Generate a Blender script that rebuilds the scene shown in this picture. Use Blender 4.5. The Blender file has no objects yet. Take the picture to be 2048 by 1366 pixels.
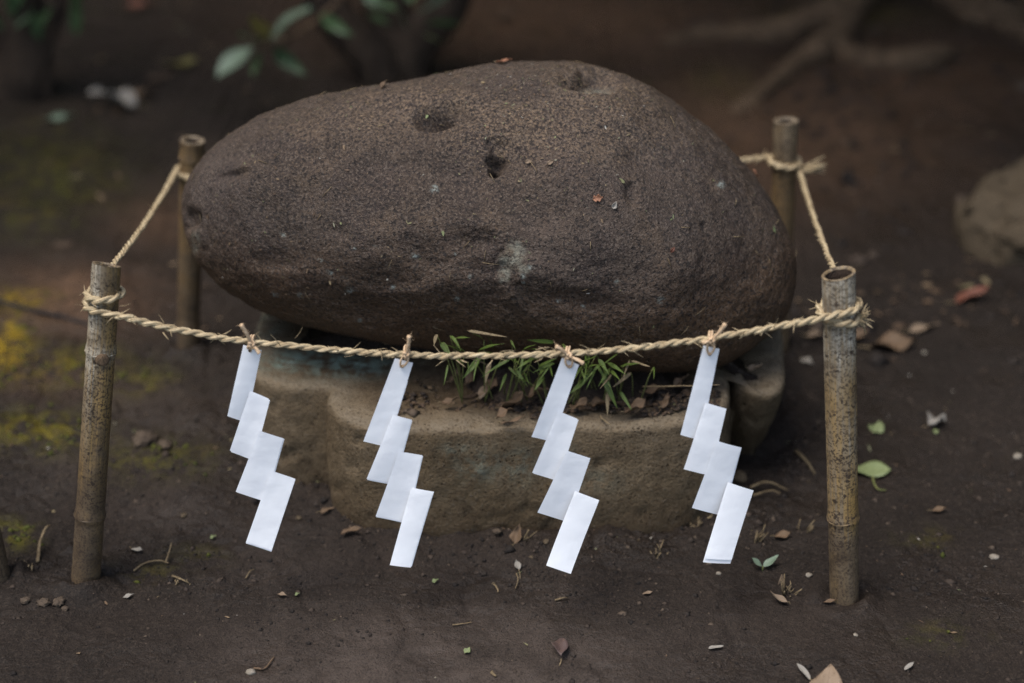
import bpy, bmesh, math, random
import numpy as np
from mathutils import Vector, Matrix

R = math.radians
sc = bpy.context.scene
col = sc.collection

# ------------------------------------------------------------------ camera, sky, sun, exposure
CAM_H, PITCH, FPX = 1.37, R(27.0), 3513.0
cam_d = bpy.data.cameras.new('camera'); cam = bpy.data.objects.new('camera', cam_d); col.objects.link(cam)
cam.location = (0, 0, CAM_H); cam.rotation_euler = (R(90) - PITCH, 0, 0)
cam_d.sensor_width = 36.0; cam_d.lens = FPX / 2048 * 36.0
cam_d.clip_start = 0.05; cam_d.clip_end = 500
cam_d.dof.use_dof = True; cam_d.dof.focus_distance = 2.285; cam_d.dof.aperture_fstop = 1.55
sc.camera = cam

SUN_EL, SUN_AZ = R(68), R(-120)          # azimuth from +Y, clockwise: high, from the left; a veiled overcast sun
world = bpy.data.worlds.new('World'); sc.world = world; world.use_nodes = True
wn = world.node_tree
sky = wn.nodes.new('ShaderNodeTexSky'); sky.sky_type = 'NISHITA'; sky.sun_disc = False
sky.sun_elevation = SUN_EL; sky.sun_rotation = SUN_AZ
sky.air_density = 1.0; sky.dust_density = 2.0; sky.ozone_density = 1.0
hs_ = wn.nodes.new('ShaderNodeHueSaturation'); hs_.inputs['Saturation'].default_value = 0.85     # thin cloud greys the blue
wn.links.new(sky.outputs[0], hs_.inputs['Color']); wn.links.new(hs_.outputs[0], wn.nodes['Background'].inputs[0])
wn.nodes['Background'].inputs[1].default_value = 0.13
sun_d = bpy.data.lights.new('sun', 'SUN'); sun = bpy.data.objects.new('sun', sun_d); col.objects.link(sun)
sun_d.energy = 1.4; sun_d.angle = R(30); sun_d.color = (1.0, 0.97, 0.93)
sd = Vector((math.sin(SUN_AZ) * math.cos(SUN_EL), math.cos(SUN_AZ) * math.cos(SUN_EL), math.sin(SUN_EL)))
sun.rotation_euler = (-sd).to_track_quat('-Z', 'Y').to_euler()
sc.view_settings.view_transform = 'Standard'; sc.view_settings.look = 'None'
sc.view_settings.gamma = 1.0; sc.view_settings.use_curve_mapping = False
sc.view_settings.exposure = 1.42
sc.render.engine = 'CYCLES'
sc.cycles.max_bounces = 6; sc.cycles.diffuse_bounces = 4; sc.cycles.glossy_bounces = 2
sc.cycles.use_denoising = True; sc.cycles.denoising_prefilter = 'NONE'; sc.cycles.sample_clamp_indirect = 2.0

# ------------------------------------------------------------------ helpers
random.seed(11)
rs = np.random.RandomState(5)
CT, ST = math.cos(PITCH), math.sin(PITCH)

def at(px, py, Y=None, Z=None, d=None):
    """world point seen at photo pixel (px, py), on the plane Y=, Z= or at depth d"""
    u, v = (px - 1024) / FPX, (py - 683) / FPX
    ky, kz = CT - v * ST, -(ST + v * CT)
    if d is None:
        d = Y / ky if Y is not None else (Z - CAM_H) / kz
    return Vector((u * d, ky * d, CAM_H + kz * d))

def project(P):
    P = np.asarray(P, float)
    dy, dz = P[..., 1], P[..., 2] - CAM_H
    d = dy * CT - dz * ST
    return 1024 + FPX * P[..., 0] / d, 683 - FPX * (dy * ST + dz * CT) / d

_r = np.random.RandomState(7)
PERM = np.tile(_r.permutation(256), 3)
GRAD = _r.normal(size=(256, 3)); GRAD /= np.linalg.norm(GRAD, axis=1)[:, None]
def pn(p):
    p = np.asarray(p, float)
    i = np.floor(p).astype(int); f = p - i; i = i & 255
    w = f * f * f * (f * (f * 6 - 15) + 10)
    out = np.zeros(len(p))
    for dx in (0, 1):
        a = PERM[i[:, 0] + dx]; wx = w[:, 0] if dx else 1 - w[:, 0]
        for dy in (0, 1):
            b = PERM[a + i[:, 1] + dy]; wy = w[:, 1] if dy else 1 - w[:, 1]
            for dz in (0, 1):
                g = GRAD[PERM[b + i[:, 2] + dz]]; wz = w[:, 2] if dz else 1 - w[:, 2]
                dot = g[:, 0] * (f[:, 0] - dx) + g[:, 1] * (f[:, 1] - dy) + g[:, 2] * (f[:, 2] - dz)
                out += wx * wy * wz * dot
    return out * 1.5
def fbm(p, s, o=3, k=0.5):
    p = np.asarray(p, float); t = 0; a = 1
    for j in range(o):
        t = t + a * pn(p * s + 13.7 * j); s *= 2.03; a *= k
    return t
def sstep(a, b, x):
    t = np.clip((x - a) / (b - a), 0, 1); return t * t * (3 - 2 * t)

def mesh(name, verts, faces, mat, parent=None, uv=None, smooth=True, attrs=None):
    me = bpy.data.meshes.new(name)
    V = np.asarray(verts, dtype=np.float32)
    if isinstance(faces, np.ndarray):
        n, k = faces.shape
        me.vertices.add(len(V)); me.vertices.foreach_set('co', V.ravel())
        me.loops.add(n * k); me.loops.foreach_set('vertex_index', faces.astype(np.int32).ravel())
        me.polygons.add(n); me.polygons.foreach_set('loop_start', np.arange(0, n * k, k, dtype=np.int32))
        me.update(calc_edges=True)
    else:
        me.from_pydata([tuple(map(float, v)) for v in V], [], [tuple(map(int, f)) for f in faces])
    if uv is not None:
        li = np.empty(len(me.loops), dtype=np.int32); me.loops.foreach_get('vertex_index', li)
        l = me.uv_layers.new(name='UVMap')
        l.data.foreach_set('uv', np.asarray(uv, dtype=np.float32)[li].ravel())
    for k, a in (attrs or {}).items():
        at_ = me.attributes.new(k, 'FLOAT', 'POINT'); at_.data.foreach_set('value', np.asarray(a, dtype=np.float32))
    if smooth:
        me.polygons.foreach_set('use_smooth', np.ones(len(me.polygons), dtype=bool))
    me.validate(clean_customdata=False); me.update()
    me.materials.append(mat)
    o = bpy.data.objects.new(name, me); col.objects.link(o); o.parent = parent
    return o
def tag(o, label=None, cat=None, group=None, kind=None):
    if label: o['label'] = label
    if cat: o['category'] = cat
    if group: o['group'] = group
    if kind: o['kind'] = kind
    return o
def empty(name, loc, label, cat, group=None):
    o = bpy.data.objects.new(name, None); col.objects.link(o); o.location = loc; o.empty_display_size = 0.02
    return tag(o, label, cat, group)
def local(parent, V):
    return np.asarray(V, float) - np.asarray(parent.location, float)

def grid_faces(nu, nv, wrap_u=False):
    """verts indexed j*nu+i ; i along u"""
    i = np.arange(nu if wrap_u else nu - 1); j = np.arange(nv - 1)
    I, J = np.meshgrid(i, j); I = I.ravel(); J = J.ravel(); I2 = (I + 1) % nu
    return np.stack([J * nu + I, J * nu + I2, (J + 1) * nu + I2, (J + 1) * nu + I], 1)

def spline(pts, n):
    """Catmull-Rom through pts, n samples evenly spaced by length"""
    P = np.asarray([tuple(p) for p in pts], float)
    if len(P) == 2:
        t = np.linspace(0, 1, n)[:, None]; return P[0] * (1 - t) + P[1] * t
    Q = np.vstack([2 * P[0] - P[1], P, 2 * P[-1] - P[-2]])
    out = []
    for k in range(len(P) - 1):
        p0, p1, p2, p3 = Q[k:k + 4]; t = np.linspace(0, 1, 24, endpoint=False)[:, None]
        out.append(0.5 * (2 * p1 + (p2 - p0) * t + (2 * p0 - 5 * p1 + 4 * p2 - p3) * t ** 2 + (3 * p1 - p0 - 3 * p2 + p3) * t ** 3))
    C = np.vstack(out + [P[-1:]])
    return resample(C, n)
def resample(C, n):
    s = np.concatenate([[0], np.cumsum(np.linalg.norm(np.diff(C, axis=0), axis=1))])
    t = np.linspace(0, s[-1], n)
    return np.stack([np.interp(t, s, C[:, k]) for k in range(C.shape[1])], 1)
def frames(C, up=(0, 0, 1)):
    T = np.gradient(C, axis=0); T /= np.linalg.norm(T, axis=1)[:, None] + 1e-12
    N = np.zeros_like(T); n = np.cross(np.cross(T[0], up), T[0])
    if np.linalg.norm(n) < 1e-4: n = np.cross(np.cross(T[0], (0, 1, 0)), T[0])
    for k in range(len(T)):
        n = n - T[k] * np.dot(n, T[k]); n /= np.linalg.norm(n) + 1e-12; N[k] = n
    return T, N, np.cross(T, N)
def tube(C, rad, seg=8, ridges=0, twist=0.0, ridge_amp=0.08, caps=True, up=(0, 0, 1)):
    """verts, faces, uv of a tube along C"""
    C = np.asarray(C, float); n = len(C); rad = np.broadcast_to(np.asarray(rad, float), (n,))
    T, N, B = frames(C, up)
    a = np.linspace(0, 2 * math.pi, seg, endpoint=False)
    s = np.concatenate([[0], np.cumsum(np.linalg.norm(np.diff(C, axis=0), axis=1))])
    rr = np.ones((n, seg))
    if ridges:
        rr = 1 + ridge_amp * np.sin(ridges * a[None, :] + twist * s[:, None])
    V = C[:, None, :] + (rad[:, None] * rr)[..., None] * (np.cos(a)[None, :, None] * N[:, None, :] + np.sin(a)[None, :, None] * B[:, None, :])
    V = V.reshape(-1, 3)
    uv = np.stack([np.tile(a / (2 * math.pi), n), np.repeat(s, seg)], 1)
    F = [tuple(f) for f in grid_faces(seg, n, True)]
    if caps:
        F.append(tuple(range(seg))[::-1]); F.append(tuple(range((n - 1) * seg, n * seg)))
    return V, F, uv
def join(parts):
    Vs, Fs, Us, o = [], [], [], 0
    for V, F, U in parts:
        Vs.append(V); Us.append(U); Fs += [tuple(i + o for i in f) for f in F]; o += len(V)
    return np.vstack(Vs), Fs, np.vstack(Us)

# ------------------------------------------------------------------ material helpers
class NT:
    def __init__(s, name):
        s.m = bpy.data.materials.new(name); s.m.use_nodes = True; s.t = s.m.node_tree
        s.b = s.t.nodes['Principled BSDF']; s.out = s.t.nodes['Material Output']
    def n(s, typ, **kw):
        x = s.t.nodes.new(typ)
        for k, v in kw.items(): setattr(x, k, v)
        return x
    def put(s, sock, v):
        if isinstance(v, bpy.types.NodeSocket): s.t.links.new(v, sock)
        elif v is not None:
            if isinstance(v, tuple) and len(v) == 3 and sock.type == 'RGBA': v = (*v, 1)
            sock.default_value = v
    def coord(s, kind='Object', scale=(1, 1, 1), loc=None):
        c = s.n('ShaderNodeTexCoord'); m = s.n('ShaderNodeMapping'); s.t.links.new(c.outputs[kind], m.inputs[0])
        m.inputs['Scale'].default_value = scale
        if loc is not None: s.put(m.inputs['Location'], loc)
        return m.outputs[0]
    def noise(s, vec, scale, detail=4, rough=0.55, dist=0.0):
        x = s.n('ShaderNodeTexNoise'); s.put(x.inputs['Vector'], vec); x.inputs['Scale'].default_value = scale
        x.inputs['Detail'].default_value = detail; x.inputs['Roughness'].default_value = rough; x.inputs['Distortion'].default_value = dist
        return x.outputs['Fac']
    def voro(s, vec, scale, feat='F1', out='Distance', rand=1.0):
        x = s.n('ShaderNodeTexVoronoi'); x.feature = feat; s.put(x.inputs['Vector'], vec); x.inputs['Scale'].default_value = scale
        x.inputs['Randomness'].default_value = rand
        return x.outputs[out]
    def ramp(s, fac, stops, interp='LINEAR'):
        x = s.n('ShaderNodeValToRGB'); x.color_ramp.interpolation = interp; e = x.color_ramp.elements
        while len(e) < len(stops): e.new(0.5)
        for k, (p, c) in enumerate(stops):
            e[k].position = p; e[k].color = (*c, 1) if isinstance(c, tuple) else (c, c, c, 1)
        s.put(x.inputs[0], fac); return x.outputs[0]
    def mix(s, fac, a, b, blend='MIX'):
        x = s.n('ShaderNodeMix', data_type='RGBA', blend_type=blend)
        s.put(x.inputs[0], fac); s.put(x.inputs[6], a); s.put(x.inputs[7], b); return x.outputs[2]
    def math(s, op, a, b=None, clamp=False):
        x = s.n('ShaderNodeMath', operation=op); x.use_clamp = clamp
        s.put(x.inputs[0], a)
        if b is not None: s.put(x.inputs[1], b)
        return x.outputs[0]
    def attr(s, name):
        x = s.n('ShaderNodeAttribute'); x.attribute_name = name; return x.outputs['Fac']
    def rand(s):
        return s.n('ShaderNodeObjectInfo').outputs['Random']
    def bump(s, h, strength, dist, normal=None):
        x = s.n('ShaderNodeBump'); s.put(x.inputs['Height'], h); x.inputs['Strength'].default_value = strength
        x.inputs['Distance'].default_value = dist
        if normal is not None: s.put(x.inputs['Normal'], normal)
        return x.outputs[0]
    def done(s, color, rough=0.8, spec=0.3, normal=None):
        s.put(s.b.inputs['Base Color'], color); s.put(s.b.inputs['Roughness'], rough)
        s.put(s.b.inputs['Specular IOR Level'], spec)
        if normal is not None: s.put(s.b.inputs['Normal'], normal)
        return s.m

def m_soil():
    k = NT('soil'); P = k.coord()
    n1 = k.noise(P, 2.3, 5, .6); n2 = k.noise(P, 22, 6, .65); n3 = k.noise(P, 170, 3, .6); n4 = k.noise(P, 480, 2, .6)
    c = k.ramp(n1, [(.32, (.0125, .0091, .0070)), (.5, (.0185, .0134, .0103)), (.68, (.030, .0212, .0158))])
    c = k.mix(k.math('MULTIPLY', k.ramp(n2, [(.35, 0.0), (.7, 1.0)]), .55), c, (.0085, .0062, .0048))
    c = k.mix(k.ramp(n3, [(.52, 0.0), (.66, .7)]), c, (.033, .0245, .0182))
    c = k.mix(k.math('MULTIPLY', k.attr('dry'), k.ramp(k.noise(P, 13, 6, .7), [(.34, .25), (.58, 1.0)])), c, (.060, .0455, .0365))  # mixes in a paler soil tone where the mask is high
    c = k.mix(k.ramp(n4, [(.34, .8), (.46, 0.0)]), c, (.0045, .0034, .0027))
    c = k.mix(k.ramp(n4, [(.60, 0.0), (.70, .6)]), c, (.060, .045, .033))
    red = k.attr('red'); c = k.mix(k.math('MULTIPLY', red, k.ramp(n2, [(.3, .35), (.6, 1.0)])), c, (.095, .054, .031))
    ms = k.math('MULTIPLY', k.attr('moss'), k.ramp(k.noise(P, 26, 7, .75), [(.45, 0.0), (.57, 1.0)]))
    mc = k.ramp(k.noise(P, 9, 4, .6), [(.35, (.034, .036, .006)), (.55, (.060, .053, .008)), (.75, (.11, .078, .008))])
    mc = k.mix(k.attr('yellow'), mc, (.20, .125, .006))
    c = k.mix(ms, c, mc)
    h = k.math('ADD', k.math('MULTIPLY', n3, .5), k.math('ADD', k.math('MULTIPLY', n4, .2), n2))
    nb = k.bump(h, .8, .008)
    rg = k.ramp(k.noise(P, 6, 5, .65), [(.40, .46), (.58, .90)])
    return k.done(c, rg, .14, nb)
def m_rock():
    k = NT('boulder_stone'); P = k.coord()
    n1 = k.noise(P, 4.5, 5, .6); n2 = k.noise(P, 30, 6, .68); n3 = k.noise(P, 270, 6, .75); n4 = k.noise(P, 320, 3, .6)
    c = k.ramp(n1, [(.30, (.0265, .0168, .0110)), (.5, (.0395, .0260, .0180)), (.68, (.062, .0435, .0330))])
    c = k.mix(k.ramp(n2, [(.42, 0.0), (.62, .6)]), c, (.032, .021, .0148))
    c = k.mix(k.ramp(k.noise(P, 11, 5, .62), [(.42, .55), (.54, 0.0)]), c, (.028, .0185, .016))
    c = k.mix(k.ramp(k.noise(P, 17, 4, .6), [(.56, 0.0), (.70, .5)]), c, (.086, .056, .034))
    mud = k.attr('mud')
    c = k.mix(k.math('MULTIPLY', mud, k.ramp(n2, [(.3, .5), (.6, .95)])), c, (.098, .050, .0195))
    dust_toplight = k.math('MULTIPLY', k.attr('dust'), k.ramp(n3, [(.47, 0.0), (.62, .85)]))
    c = k.mix(dust_toplight, c, (.205, .140, .085))  # tan dust grain, also lightening the upper side like skylight
    n5 = k.noise(P, 240, 2, .5)
    c = k.mix(k.ramp(n4, [(.53, 0.0), (.62, .62)]), c, (.125, .094, .070))
    c = k.mix(k.ramp(n5, [(.38, .88), (.47, 0.0)]), c, (.012, .008, .006))
    li = k.math('MULTIPLY', k.attr('lichen'), k.ramp(k.noise(P, 120, 4, .7), [(.36, 0.0), (.52, 1.0)]))
    lc = k.ramp(k.noise(P, 60, 3), [(.35, (.13, .10, .065)), (.6, (.20, .195, .15))])
    c = k.mix(k.math('MULTIPLY', li, .75), c, lc)
    sp = k.math('MULTIPLY', k.attr('spots'), k.ramp(k.noise(P, 260, 3, .7), [(.42, 0.0), (.55, 1.0)]))
    c = k.mix(sp, c, (.21, .225, .195))
    h = k.math('ADD', k.math('MULTIPLY', n2, .7), k.math('ADD', n3, k.math('MULTIPLY', n4, .9)))
    nb = k.bump(h, .6, .007)
    return k.done(c, k.ramp(n2, [(.3, .46), (.7, .70)]), .32, nb)
def m_concrete():
    k = NT('weathered_concrete'); P = k.coord()
    n1 = k.noise(P, 7, 5, .6); n2 = k.noise(P, 45, 6, .65); n3 = k.noise(P, 260, 3, .6)
    c = k.ramp(n1, [(.3, (.090, .064, .036)), (.5, (.112, .082, .049)), (.7, (.138, .104, .066))])
    c = k.mix(k.ramp(n2, [(.48, 0.0), (.70, .5)]), c, (.058, .040, .023))
    c = k.mix(k.math('MULTIPLY', k.attr('rim'), k.ramp(n2, [(.3, .3), (.6, .85)])), c, (.150, .122, .086))
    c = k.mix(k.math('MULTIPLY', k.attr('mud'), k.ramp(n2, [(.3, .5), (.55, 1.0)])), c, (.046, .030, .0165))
    c = k.mix(k.ramp(n3, [(.56, 0.0), (.68, .5)]), c, (.13, .105, .078))
    c = k.mix(k.ramp(n3, [(.36, .7), (.46, 0.0)]), c, (.040, .027, .017))
    li = k.math('MULTIPLY', k.attr('lichen'), k.ramp(k.noise(P, 55, 6, .75), [(.43, 0.0), (.57, .85)]))
    c = k.mix(li, c, k.ramp(n2, [(.35, (.125, .170, .135)), (.65, (.21, .275, .235))]))
    po = k.ramp(k.voro(P, 120), [(.10, 1.0), (.24, 0.0)]); pm = k.math('MULTIPLY', po, k.ramp(k.noise(P, 30, 3), [(.48, 0.0), (.58, 1.0)]))
    c = k.mix(k.math('MULTIPLY', pm, .7), c, (.030, .021, .013))
    nb = k.bump(k.math('SUBTRACT', k.math('ADD', n2, k.math('MULTIPLY', n3, .6)), pm), .8, .005)
    return k.done(c, .88, .1, nb)
def m_bamboo(ochre=(.29, .178, .056)):
    k = NT('weathered_bamboo')
    r = k.rand(); off = k.n('ShaderNodeCombineXYZ'); k.put(off.inputs[1], k.math('MULTIPLY', r, 7.0)); k.put(off.inputs[2], k.math('MULTIPLY', r, 3.0))
    U = k.coord('UV', (1, 1, 1), off.outputs[0])
    Us = k.coord('UV', (55, 7, 1), off.outputs[0]); Ub = k.coord('UV', (.13, 1, 1), off.outputs[0])
    streak = k.noise(Us, 1.0, 5, .65); blot = k.noise(Ub, 38, 5, .65); sp = k.noise(Ub, 260, 3, .6); sp1 = k.noise(Ub, 110, 3, .6); bl2 = k.noise(Ub, 24, 5, .7); big = k.noise(Ub, 14, 4, .6)
    c = k.mix(k.ramp(streak, [(.40, 0.0), (.60, 1.0)]), ochre, (.12, .075, .030))
    gmask = k.math('MULTIPLY', k.attr('grey'), k.ramp(k.math('ADD', k.math('MULTIPLY', streak, .6), k.math('MULTIPLY', blot, .4)), [(.36, .2), (.56, 1.0)]))
    c = k.mix(gmask, c, k.ramp(streak, [(.36, (.19, .165, .125)), (.64, (.43, .385, .30))]))
    mm = k.math('MULTIPLY', k.attr('mud'), k.ramp(big, [(.28, .45), (.55, 1.0)]))
    c = k.mix(mm, c, k.ramp(blot, [(.35, (.060, .040, .023)), (.65, (.105, .073, .042))]))
    c = k.mix(k.ramp(blot, [(.30, .6), (.42, 0.0)]), c, (.06, .041, .024))
    c = k.mix(k.ramp(bl2, [(.50, 0.0), (.64, .6)]), c, (.095, .070, .045))
    c = k.mix(k.ramp(sp1, [(.60, 0.0), (.64, .9)]), c, (.030, .019, .012))
    spm = k.math('MULTIPLY', k.ramp(sp, [(.51, 0.0), (.56, .85)]), k.ramp(big, [(.34, .35), (.58, 1.0)]))
    c = k.mix(spm, c, (.034, .022, .014))
    nb = k.bump(k.math('ADD', streak, k.math('MULTIPLY', sp, .5)), .35, .0015)
    return k.done(c, .62, .35, nb)
def m_straw():
    k = NT('rice_straw'); U = k.coord('UV', (9, 22, 1)); P = k.coord()
    f = k.noise(U, 1.2, 4, .6); b = k.noise(P, 70, 4, .6); d = k.noise(P, 420, 3, .6)
    c = k.ramp(f, [(.32, (.10, .066, .034)), (.44, (.28, .207, .115)), (.58, (.42, .333, .200)), (.78, (.53, .445, .295))])
    c = k.mix(k.ramp(b, [(.5, 0.0), (.72, .7)]), c, (.27, .19, .10))
    c = k.mix(k.math('MULTIPLY', k.ramp(d, [(.58, 0.0), (.66, .9)]), k.ramp(b, [(.36, .2), (.6, 1.0)])), c, (.045, .03, .018))
    return k.done(c, .66, .3, k.bump(f, .7, .0016))
def m_twine():
    k = NT('jute_twine'); U = k.coord('UV', (7, 260, 1)); f = k.noise(U, 1.0, 3, .6)
    c = k.ramp(f, [(.3, (.30, .19, .105)), (.55, (.52, .37, .23)), (.75, (.64, .49, .34))])
    return k.done(c, .85, .15, k.bump(f, .6, .001))
def m_paper():
    k = NT('white_paper'); P = k.coord(); n = k.noise(P, 30, 4, .6); n2 = k.noise(P, 600, 2, .5)
    c = k.ramp(n, [(.3, (.83, .83, .835)), (.7, (.89, .89, .885))])
    wr = k.noise(P, 22, 3, .5); k.done(c, .75, .2, k.bump(wr, .35, .006, k.bump(n2, .12, .0006)))
    tr = k.n('ShaderNodeBsdfTranslucent'); tr.inputs[0].default_value = (.85, .86, .88, 1)
    mx = k.n('ShaderNodeMixShader'); mx.inputs[0].default_value = .16
    k.t.links.new(k.b.outputs[0], mx.inputs[1]); k.t.links.new(tr.outputs[0], mx.inputs[2]); k.t.links.new(mx.outputs[0], k.out.inputs[0])
    return k.m
def m_leaf(name, a, b, rough=.5, vein=(.2, .25, .1), spots=None, trans=.25):
    k = NT(name); P = k.coord('Object'); U = k.coord('UV')
    n = k.noise(P, 45, 4, .6); r = k.rand()
    c = k.mix(n, a, b)
    c = k.mix(k.math('MULTIPLY', r, .35), c, b)
    sx = k.n('ShaderNodeSeparateXYZ'); k.put(sx.inputs[0], U)
    mid = k.math('ABSOLUTE', k.math('SUBTRACT', sx.outputs[1], .5))
    c = k.mix(k.ramp(mid, [(.0, .55), (.05, 0.0)]), c, vein)
    if spots: c = k.mix(k.ramp(k.noise(P, 130, 4, .7), [(.58, 0.0), (.66, .8)]), c, spots)
    w = k.n('ShaderNodeTexWave'); w.inputs['Scale'].default_value = 14; k.put(w.inputs[0], U); w.inputs['Distortion'].default_value = 1.5
    k.done(c, rough, .4, k.bump(k.math('ADD', n, k.math('MULTIPLY', w.outputs[1], .25)), .35, .002))
    tr = k.n('ShaderNodeBsdfTranslucent'); k.put(tr.inputs[0], c)
    mx = k.n('ShaderNodeMixShader'); mx.inputs[0].default_value = trans
    k.t.links.new(k.b.outputs[0], mx.inputs[1]); k.t.links.new(tr.outputs[0], mx.inputs[2]); k.t.links.new(mx.outputs[0], k.out.inputs[0])
    return k.m
def m_bark(name='bark', a=(.016, .011, .008), b=(.060, .041, .027)):
    k = NT(name); P = k.coord('Object', (1, 1, .35)); n = k.noise(P, 22, 6, .7, .6); n2 = k.noise(P, 110, 4, .6)
    c = k.mix(k.ramp(n, [(.35, 0.0), (.65, 1.0)]), a, b)
    return k.done(c, .85, .2, k.bump(k.math('ADD', n, k.math('MULTIPLY', n2, .3)), .9, .02))
def m_stone(name, a, b, sp=(.3, .26, .2)):
    k = NT(name); P = k.coord('Object'); n = k.noise(P, 16, 6, .65); n2 = k.noise(P, 160, 3, .6)
    c = k.mix(n, a, b); c = k.mix(k.ramp(n2, [(.58, 0.0), (.68, .7)]), c, sp)
    return k.done(c, .85, .25, k.bump(k.math('ADD', n, n2), .6, .006))
def m_crumb(name, stops, rough=.85):
    k = NT(name); r = k.attr('tone'); return k.done(k.ramp(r, stops), rough, .25)

SOIL, ROCK, CONC, STRAW, TWINE, PAPER = m_soil(), m_rock(), m_concrete(), m_straw(), m_twine(), m_paper()
BAMBOO = m_bamboo(); BAMBOO_OLD = m_bamboo((.15, .095, .042))
SASA = m_leaf('bamboo_grass_leaf', (0.040, 0.068, 0.011), (0.090, 0.130, 0.024), .45, (0.0850, 0.1100, 0.0350), (0.0800, 0.0650, 0.0250))
SASA_DRY = m_leaf('dry_grass_leaf', (0.1400, 0.1050, 0.0560), (0.2100, 0.1610, 0.0910), .7, (0.2100, 0.1750, 0.1050), (0.0560, 0.0350, 0.0210))
DEAD = m_leaf('dead_leaf', (.078, .045, .023), (.130, .082, .045), .7, (.07, .042, .024), (.035, .02, .012), .1)
TAN = m_leaf('tan_leaf', (0.1625, 0.1073, 0.0650), (0.2340, 0.1690, 0.1105), .65, (0.1300, 0.0845, 0.0520), (0.0650, 0.0390, 0.0228), .15)
PALE = m_leaf('pale_leaf', (0.1980, 0.1740, 0.1410), (0.2700, 0.2460, 0.2100), .65, (0.1800, 0.1500, 0.1200), (0.0960, 0.0660, 0.0480), .15)
REDDISH = m_leaf('reddish_leaf', (0.1050, 0.0338, 0.0210), (0.1875, 0.0638, 0.0300), .5, (0.1650, 0.0750, 0.0375), (0.0375, 0.0150, 0.0112), .15)
DARKLEAF = m_leaf('dark_glossy_leaf', (0.0525, 0.0315, 0.0270), (0.0938, 0.0638, 0.0555), .32, (0.0450, 0.0263, 0.0225), (0.1200, 0.0750, 0.0488), .05)
GREEN = m_leaf('fresh_green_leaf', (.150, .185, .075), (.225, .255, .115), .45, (.26, .29, .15), None)
EVERGREEN = m_leaf('evergreen_leaf', (0.0420, 0.0750, 0.0300), (0.0750, 0.1200, 0.0540), .36, (0.1020, 0.1440, 0.0720), None)
PALEGREEN = m_leaf('grey_green_leaf', (0.1320, 0.1860, 0.1200), (0.1980, 0.2520, 0.1800), .42, (0.1800, 0.2160, 0.1320), None)
ORANGE = m_leaf('orange_leaf', (0.1950, 0.0780, 0.0390), (0.2730, 0.1300, 0.0715), .6, (0.1625, 0.0650, 0.0325), (0.0780, 0.0390, 0.0195), .1)
YELLOW = m_leaf('yellow_leaf', (0.1755, 0.1170, 0.0195), (0.1560, 0.1625, 0.0650), .55, (0.1950, 0.1625, 0.0650), (0.1040, 0.0520, 0.0130))
BARK = m_bark(); BARK2 = m_bark('root_bark', (.055, .035, .020), (.140, .092, .054)); STEM = m_bark('dry_stem', (.10, .070, .038), (.22, .165, .095))
GSTEM = m_bark('green_stem', (.09, .11, .03), (.17, .17, .06))
SAND = m_stone('sandy_stone', (.034, .024, .014), (.090, .065, .038), (.15, .115, .072)); PEB = m_stone('pale_pebble', (.14, .115, .085), (.22, .19, .15), (.28, .25, .21))
CLOD = m_stone('soil_clod', (.036, .026, .020), (.085, .060, .038), (.11, .08, .05))
BLACK = m_stone('black_cord_rubber', (.010, .010, .011), (.018, .017, .017), (.03, .03, .03))
CRUMB = m_crumb('soil_crumb', [(0, (.009, .0066, .0052)), (.6, (.022, .016, .0122)), (.9, (.040, .028, .020)), (1, (.075, .054, .037))])
FLECK = m_crumb('litter_fleck', [(0, (.05, .033, .022)), (.35, (.095, .060, .036)), (.6, (.17, .12, .07)), (.8, (.13, .145, .065)), (.9, (.26, .23, .18)), (1, (.38, .36, .32))], .7)
MOSS = m_crumb('moss_tuft', [(0, (.030, .036, .006)), (.5, (.07, .068, .009)), (1, (.21, .14, .008))], .9)
SKY_BLOCK_HEDGE = m_bark('hedge_foliage', (.012, .020, .008), (.040, .062, .022))
BLACKHOLE = m_bark('bamboo_bore', (.030, .020, .014), (.055, .036, .024))

# ------------------------------------------------------------------ ground
def pxg(px, py): return at(px, py, Z=0.0)
PED_C = np.array([0.03, 2.46])
RED = [(140, 600, 170, 70, 1.0), (330, 440, 120, 60, .6), (90, 760, 140, 50, .35), (1100, 40, 500, 90, 1.0), (1550, 260, 400, 160, .8), (1850, 150, 300, 120, .8)]
MOSSP = [(10, 690, 60, 75, 1.0, 1.0), (40, 600, 70, 22, .8, .8), (85, 865, 110, 42, .95, .2), (150, 735, 120, 40, .8, .3), (25, 1062, 45, 26, 1.1, .15),
         (260, 760, 90, 35, .6, .1), (310, 925, 110, 40, .6, .05), (100, 340, 150, 90, .6, .05), (60, 420, 120, 60, .5, .0), (1850, 1075, 60, 22, .28, .0),
         (1890, 1270, 80, 26, .26, .0), (1700, 30, 160, 25, .6, .3), (1450, 170, 60, 40, .5, .0), (400, 1110, 60, 25, .3, .1), (310, 1140, 70, 22, .3, .1), (620, 250, 60, 40, .3, .1)]
def blobs(x, y, lst, idx):
    u, v = project(np.stack([x, y, np.zeros_like(x)], 1)); out = np.zeros(len(x)); front = y > 1.2
    for b in lst:
        q = ((u - b[0]) / b[2]) ** 2 + ((v - b[1]) / b[3]) ** 2
        out = np.maximum(out, b[idx] * np.exp(-q * 1.1) * front)
    return out
POST_BASES = []
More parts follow.
